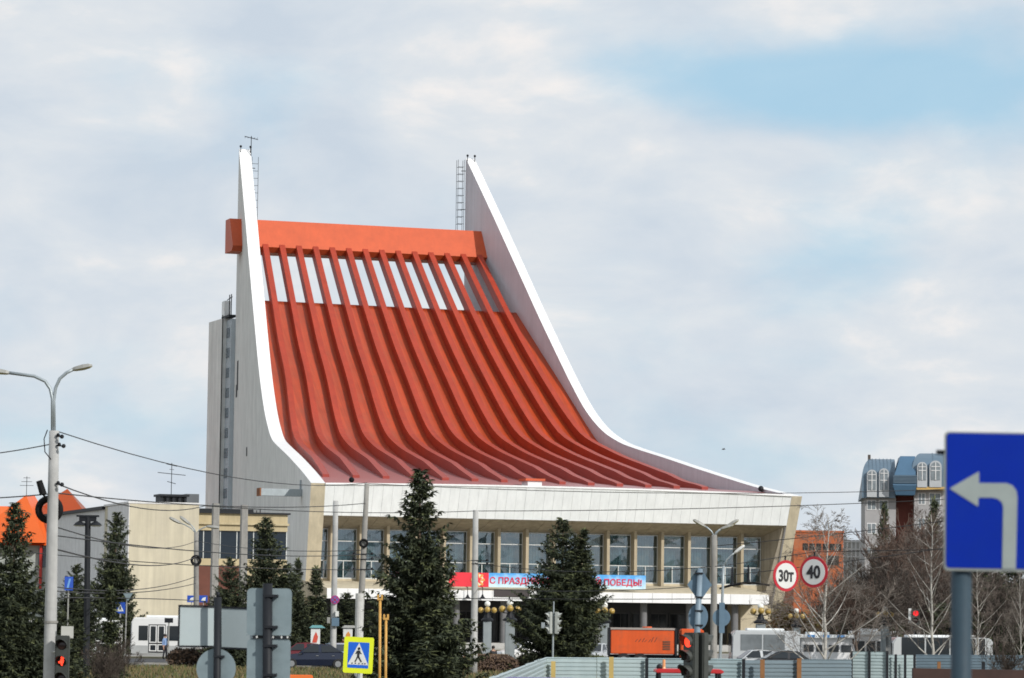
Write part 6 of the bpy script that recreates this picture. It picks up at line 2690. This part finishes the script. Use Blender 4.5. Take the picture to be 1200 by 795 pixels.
def person(label, loc, rz, joints, top, trousers, scale=1.0, group=None):
    """one continuous skinned body from a joint table; colours follow the garment zones"""
    o = thing('person', label, 'person', loc, rz, group)
    J = joints
    names = list(J)
    idx = {n: i for i, n in enumerate(names)}
    edges = [('pelvis', 'waist'), ('waist', 'chest'), ('chest', 'neck'), ('neck', 'jaw'), ('jaw', 'head')]
    for s in 'LR':
        edges += [('chest', 'sh' + s), ('sh' + s, 'el' + s), ('el' + s, 'wr' + s), ('wr' + s, 'pa' + s), ('pelvis', 'hi' + s), ('hi' + s, 'kn' + s), ('kn' + s, 'an' + s), ('an' + s, 'to' + s)]
        for f in range(5):
            edges += [('pa' + s if f < 4 else 'wr' + s, f'f{f}a' + s), (f'f{f}a' + s, f'f{f}b' + s)]
    rad = dict(pelvis=.155, waist=.145, chest=.165, neck=.06, jaw=.085, head=.095, sh=.085, el=.058, wr=.036, pa=.036, hi=.10, kn=.068, an=.05, to=.045)
    for s in 'LR':
        w, p = Vector(J['wr' + s]), Vector(J['el' + s])
        d = (w - p).normalized()
        sd = d.cross(Vector((0, 1, .2))).normalized()
        up = sd.cross(d)
        J['pa' + s] = tuple(w + d * .07)
        for f, (off, ln) in enumerate(((-.030, .075), (-.010, .088), (.010, .082), (.030, .062))):
            J[f'f{f}a' + s] = tuple(w + d * .105 + sd * off)
            J[f'f{f}b' + s] = tuple(w + d * (.105 + ln * .9) + sd * off * 1.1 + up * .02)
        J['f4a' + s] = tuple(w + d * .05 + sd * -.045)
        J['f4b' + s] = tuple(w + d * .10 + sd * -.062 + up * .012)
    names = list(J)
    idx = {n: i for i, n in enumerate(names)}
    me = bpy.data.meshes.new('body')
    me.from_pydata([J[n] for n in names], [(idx[a], idx[b_]) for a, b_ in edges], [])
    ob = bpy.data.objects.new('body', me)
    COL.objects.link(ob)
    sk = ob.modifiers.new('skin', 'SKIN')
    for n in names:
        r_ = .0095 if n[0] == 'f' else rad.get(n, rad.get(n[:-1], .03))
        sv = me.skin_vertices[0].data[idx[n]]
        sv.radius = (r_, r_ * (.72 if n in ('chest', 'waist', 'pelvis') else 1))
        sv.use_root = n == 'pelvis'
    ss = ob.modifiers.new('sub', 'SUBSURF')
    ss.levels = ss.render_levels = 1
    dg = bpy.context.evaluated_depsgraph_get()
    m2 = bpy.data.meshes.new_from_object(ob.evaluated_get(dg))
    bpy.data.objects.remove(ob)
    m2.materials.clear()
    for m_ in (top, trousers, SKIN, BLACK):
        m2.materials.append(m_)
    P = {n: Vector(J[n]) for n in names}
    zone = {}
    for n in names:
        zone[n] = 2 if n in ('neck', 'jaw', 'head') or n[:2] in ('wr', 'pa') or n[0] == 'f' else (3 if n[:2] in ('to', 'an') else (1 if n[:2] in ('hi', 'kn') or n == 'pelvis' else 0))
    # nearest bone decides the garment
    for p in m2.polygons:
        c = p.center
        best = None
        for a, b_ in edges:
            A, B_ = P[a], P[b_]
            t = max(0, min(1, (c - A).dot(B_ - A) / max(1e-6, (B_ - A).length_squared)))
            d = (c - A.lerp(B_, t)).length
            if best is None or d < best[0]:
                best = (d, zone[b_] if t > .5 else zone[a])
        p.material_index = best[1]
        p.use_smooth = True
    body = link('body', m2, o)
    H = P['head']
    f = Vector(J.get('face', (0, -1, 0)))
    b = MB()
    b.ball((H.x, H.y + .022, H.z + .03), .115, 14, 9, sc=(1, 1, 1.05))
    hm = b.build('hair', HAIRD, o, smooth=True)
    b = MB()
    b.prism([(H.x - .014, H.z - .055), (H.x + .014, H.z - .055), (H.x + .005, H.z - .005), (H.x - .005, H.z - .005)], 'y', H.y - .118, H.y - .085)
    b.build('nose', SKIN, o)
    for s in (-1, 1):
        b = MB()
        b.ball((H.x + s * .034, H.y - .091, H.z + .0), .011, 8, 5)
        b.build('eye', SIGNK, o)
        b = MB()
        b.ball((H.x + s * .098, H.y + .01, H.z - .025), .03, 8, 5, sc=(.4, .8, 1))
        b.build('ear', SKIN, o)
    b = MB()
    b.box(H.x - .022, H.x + .022, H.y - .092, H.y - .086, H.z - .078, H.z - .070)
    b.build('mouth', mat('lips', (.30, .10, .09), .6), o)
    o.scale = (scale,) * 3
    return o


def standing(step=.0, lean=0.0, arm=.0):
    return dict(pelvis=(0, 0, .95), waist=(0, lean * .3, 1.12), chest=(0, lean * .6, 1.34), neck=(0, lean, 1.50), jaw=(0, lean - .02, 1.58), head=(0, lean - .02, 1.67),
                shL=(.19, lean * .8, 1.42), elL=(.24, lean * .8 + .03, 1.14), wrL=(.25, lean * .8 - .06 - arm, .90 + arm), shR=(-.19, lean * .8, 1.42), elR=(-.24, lean * .8 + .04, 1.14), wrR=(-.24, lean * .8 - .04, .89),
                hiL=(.10, 0, .88), knL=(.11, -.02 - step, .49), anL=(.11, .03 - step * 1.6, .085), toL=(.12, -.14 - step * 1.6, .045), hiR=(-.10, 0, .88), knR=(-.11, -.02 + step * .4, .49), anR=(-.11, .03 + step * 1.4, .085), toR=(-.12, -.14 + step * 1.4, .045))


def seated(lean=0.0):
    return dict(pelvis=(0, 0, .53), waist=(0, lean * .3, .70), chest=(0, lean * .7, .92), neck=(0, lean, 1.08), jaw=(0, lean - .02, 1.16), head=(0, lean - .03, 1.25),
                shL=(.19, lean * .85, 1.0), elL=(.25, lean * .6 - .10, .74), wrL=(.16, -.34, .66), shR=(-.19, lean * .85, 1.0), elR=(-.25, lean * .6 - .10, .74), wrR=(-.16, -.34, .66),
                hiL=(.10, -.05, .52), knL=(.13, -.46, .54), anL=(.13, -.44, .085), toL=(.14, -.60, .045), hiR=(-.10, -.05, .52), knR=(-.13, -.46, .54), anR=(-.13, -.44, .085), toR=(-.14, -.60, .045))


JBLU = mat('blue_jacket', (.22, .33, .55), .8, .1, 6)
JBLK = mat('black_jacket', (.015, .015, .017), .8, .2, 6)
TDK = mat('dark_trousers', (.025, .025, .032), .85, .2, 6)
JRED = mat('dark_red_jacket', (.10, .02, .02), .8, .2, 6)
person('person in a pale blue jacket and dark trousers standing by the white bus door', (gx(193, 237), 237, 0), R(60), standing(.04), JBLU, TDK)
YP = 222
bx = gx(569, YP)
o = thing('park_bench', 'long plain bench behind the brown hedge with two people sitting on it', 'bench', (bx, YP, 0), R(180))
for k in range(4):
    b = MB()
    b.box(-1.5, 1.5, -.22 + k * .115, -.12 + k * .115, .40, .44)
    b.build('seat_slat', mat('bench_wood', (.20, .12, .06), .7, .2, 4), o)
for k in range(2):
    b = MB()
    b.box(-1.5, 1.5, .26, .29, .58 + k * .15, .68 + k * .15)
    b.build('back_slat', mat('bench_wood', (.20, .12, .06)), o)
for x in (-1.3, 1.3):
    b = MB()
    b.box(x - .03, x + .03, -.2, -.14, .0, .40)
    b.box(x - .03, x + .03, .20, .26, .0, .84)
    b.build('leg', DARKM, o)
person('person in black sitting upright on the bench, left of the two', (gx(560, YP), YP - .05, 0), R(180), seated(.02), JBLK, TDK, group='people sitting on the bench')
person('person in black sitting on the bench and leaning to the right', (gx(579, YP), YP - .05, 0), R(205), seated(-.16), JBLK, TDK, group='people sitting on the bench')
person('person in a black jacket standing behind the crossing sign near the ice blue car', (gx(410, 226), 226, 0), R(20), standing(.06), JBLK, TDK, group='people by the parked cars')
person('person in a dark red jacket standing just left of another behind the cars', (gx(402, 228), 228, 0), R(-30), standing(.0), JRED, TDK, group='people by the parked cars')

# a bird high right of the theatre
q = at(848, 527, 300)
b = MB()
b.tube(((-.42, 0, 0), (-.3, 0, .02), (0, 0, .03), (.2, 0, .06), (.33, 0, .07), (.42, 0, .06)), (.03, .07, .11, .08, .06, .015), 8)
o = b.build('bird', mat('bird_grey', (.12, .12, .13), .8), loc=tuple(q), rz=R(15), smooth=True)
o.scale = (.45, .45, .45)
tag(o, 'small dark bird gliding in the sky right of the roof', 'bird')
for s in (-1, 1):
    b = MB()
    b.hexa(((-.12, 0, .08), (.14, 0, .08), (.02, s * .62, .26), (-.12, s * .6, .26), (-.12, 0, .10), (.14, 0, .10), (.02, s * .62, .272), (-.12, s * .6, .272)))
    b.build('wing', mat('bird_grey', (.12, .12, .13)), o)

# ================================================================== overhead wires
WIRE = mat('wire_black', (.02, .02, .022), .6, .1)


def wire(label, pts, sag=.5, r=.014, nm='overhead_wire', cat='wire', group='overhead wires across the square', n=14):
    """hanging wire through support points given as (u, v, depth)"""
    P = [at(*p) for p in pts]
    b = MB()
    c = P[0]
    for A, B_ in zip(P, P[1:]):
        L = (B_ - A).length
        seg = []
        for i in range(n + 1):
            t = i / n
            p = A.lerp(B_, t)
            p.z -= 4 * sag * t * (1 - t) * L / 40
            seg.append(p - c)
        b.tube(seg, r, 5)
    o = b.build(nm, WIRE, loc=tuple(c))
    return tag(o, label, cat, group)


wire('thin wire from the tall lamp post sloping down to the leaning concrete pole', [(68, 506, 90), (430, 566, 160)], .35, .016)
wire('wire from the leaning concrete pole along the top of the white fascia to the right', [(430, 567, 160), (1240, 567, 190)], .42, .018)
wire('short wire leaving the tall lamp post to the left edge, highest there', [(58, 521, 90), (-90, 538, 100)], .3, .016)
wire('wire from the tall lamp post passing level with the orange roofs to the left', [(58, 579, 90), (-90, 585, 100)], .2, .018)
wire('wire from the tall lamp post rightwards, over the cream building roof', [(66, 567, 90), (240, 593, 160), (557, 599, 190)], .25, .02)
wire('wire along the lower half of the white fascia from the smooth grey pole', [(557, 599, 190), (1240, 578, 190)], .32, .022)
wire('level wire above the cream building, from the tall post to the leaning pole', [(66, 578, 90), (428, 590, 160)], .16, .018)
wire('wire below the orange roof leaving the tall lamp post, with a dark sleeve', [(66, 618, 90), (230, 634, 235), (424, 645, 160)], .15, .02)
wire('wire across the upper part of the cream building wall', [(66, 628, 90), (424, 650, 160)], .15, .018)
wire('wire across the middle of the cream building wall', [(66, 644, 90), (231, 652, 235)], .15, .025)
wire('wire crossing the cream wall and the lower windows of the annexe', [(-40, 640, 120), (424, 668, 160)], .22, .018)
wire('slack wire low on the cream building wall', [(-40, 668, 120), (229, 676, 235)], .3, .025)
wire('pair wire low on the cream building wall, just under the slack one', [(-40, 680, 120), (229, 684, 235)], .2, .025)
wire('lowest wire crossing the cream wall above the bus roof', [(-40, 702, 120), (260, 706, 235)], -.05, .025)
wire('wire from the leaning pole across the windows to the smooth grey pole', [(424, 651, 160), (556, 657, 190)], .2, .02)
wire('wire from the smooth grey pole over the broad spruce to the concrete street lamp', [(556, 660, 190), (837, 664, 150)], .35, .018)
wire('upper wire from the concrete street lamp to the right edge above the brick building', [(838, 640, 150), (1240, 592, 150)], .32, .018)
wire('lower wire from the concrete street lamp to the right through the birch top', [(838, 676, 150), (1240, 622, 150)], .30, .018)
wire('wire across the dark entrance below the canopy', [(424, 700, 160), (838, 702, 150)], .1, .018)
wire('wire across the canopy edge to the concrete street lamp', [(560, 690, 190), (838, 686, 150)], .2, .018)
wire('steel span wire carrying the two round limit signs', [(838, 664, 82), (921, 652, 76.03), (953.5, 647, 76.03), (1240, 640, 72)], .08, .009)

# heavy trolley wire fitting with two hangers
Yv = 140
o = thing('trolley_fitting', 'heavy black cable fitting with two upright hangers right of the slim lamp', 'cable fitting', tuple(at(845, 690, Yv)))
c = Vector(o.location)
b = MB()
b.tube([at(*q) - c for q in ((843, 690, Yv), (857, 686, Yv), (872, 683.5, Yv), (885, 683.5, Yv), (902, 686, Yv))], (.04, .06, .06, .05, .04), 7)
b.build('cable', BLACK, o)
for u in (858, 877):
    b = MB()
    v0 = 686 if u < 870 else 683
    b.tube([at(u, v0, Yv) - c, at(u, v0 - 6, Yv) - c, at(u, v0 - 21, Yv) - c], (.09, .05, .035), 7)
    b.build('hanger', DARKM, o)
b = MB()
b.ball(at(412, 562.5, 155), .13, 8, 6)
o = b.build('cable_joint', BLACK)
tag(o, 'black joint lump on the wire just left of the leaning pole top', 'cable joint')
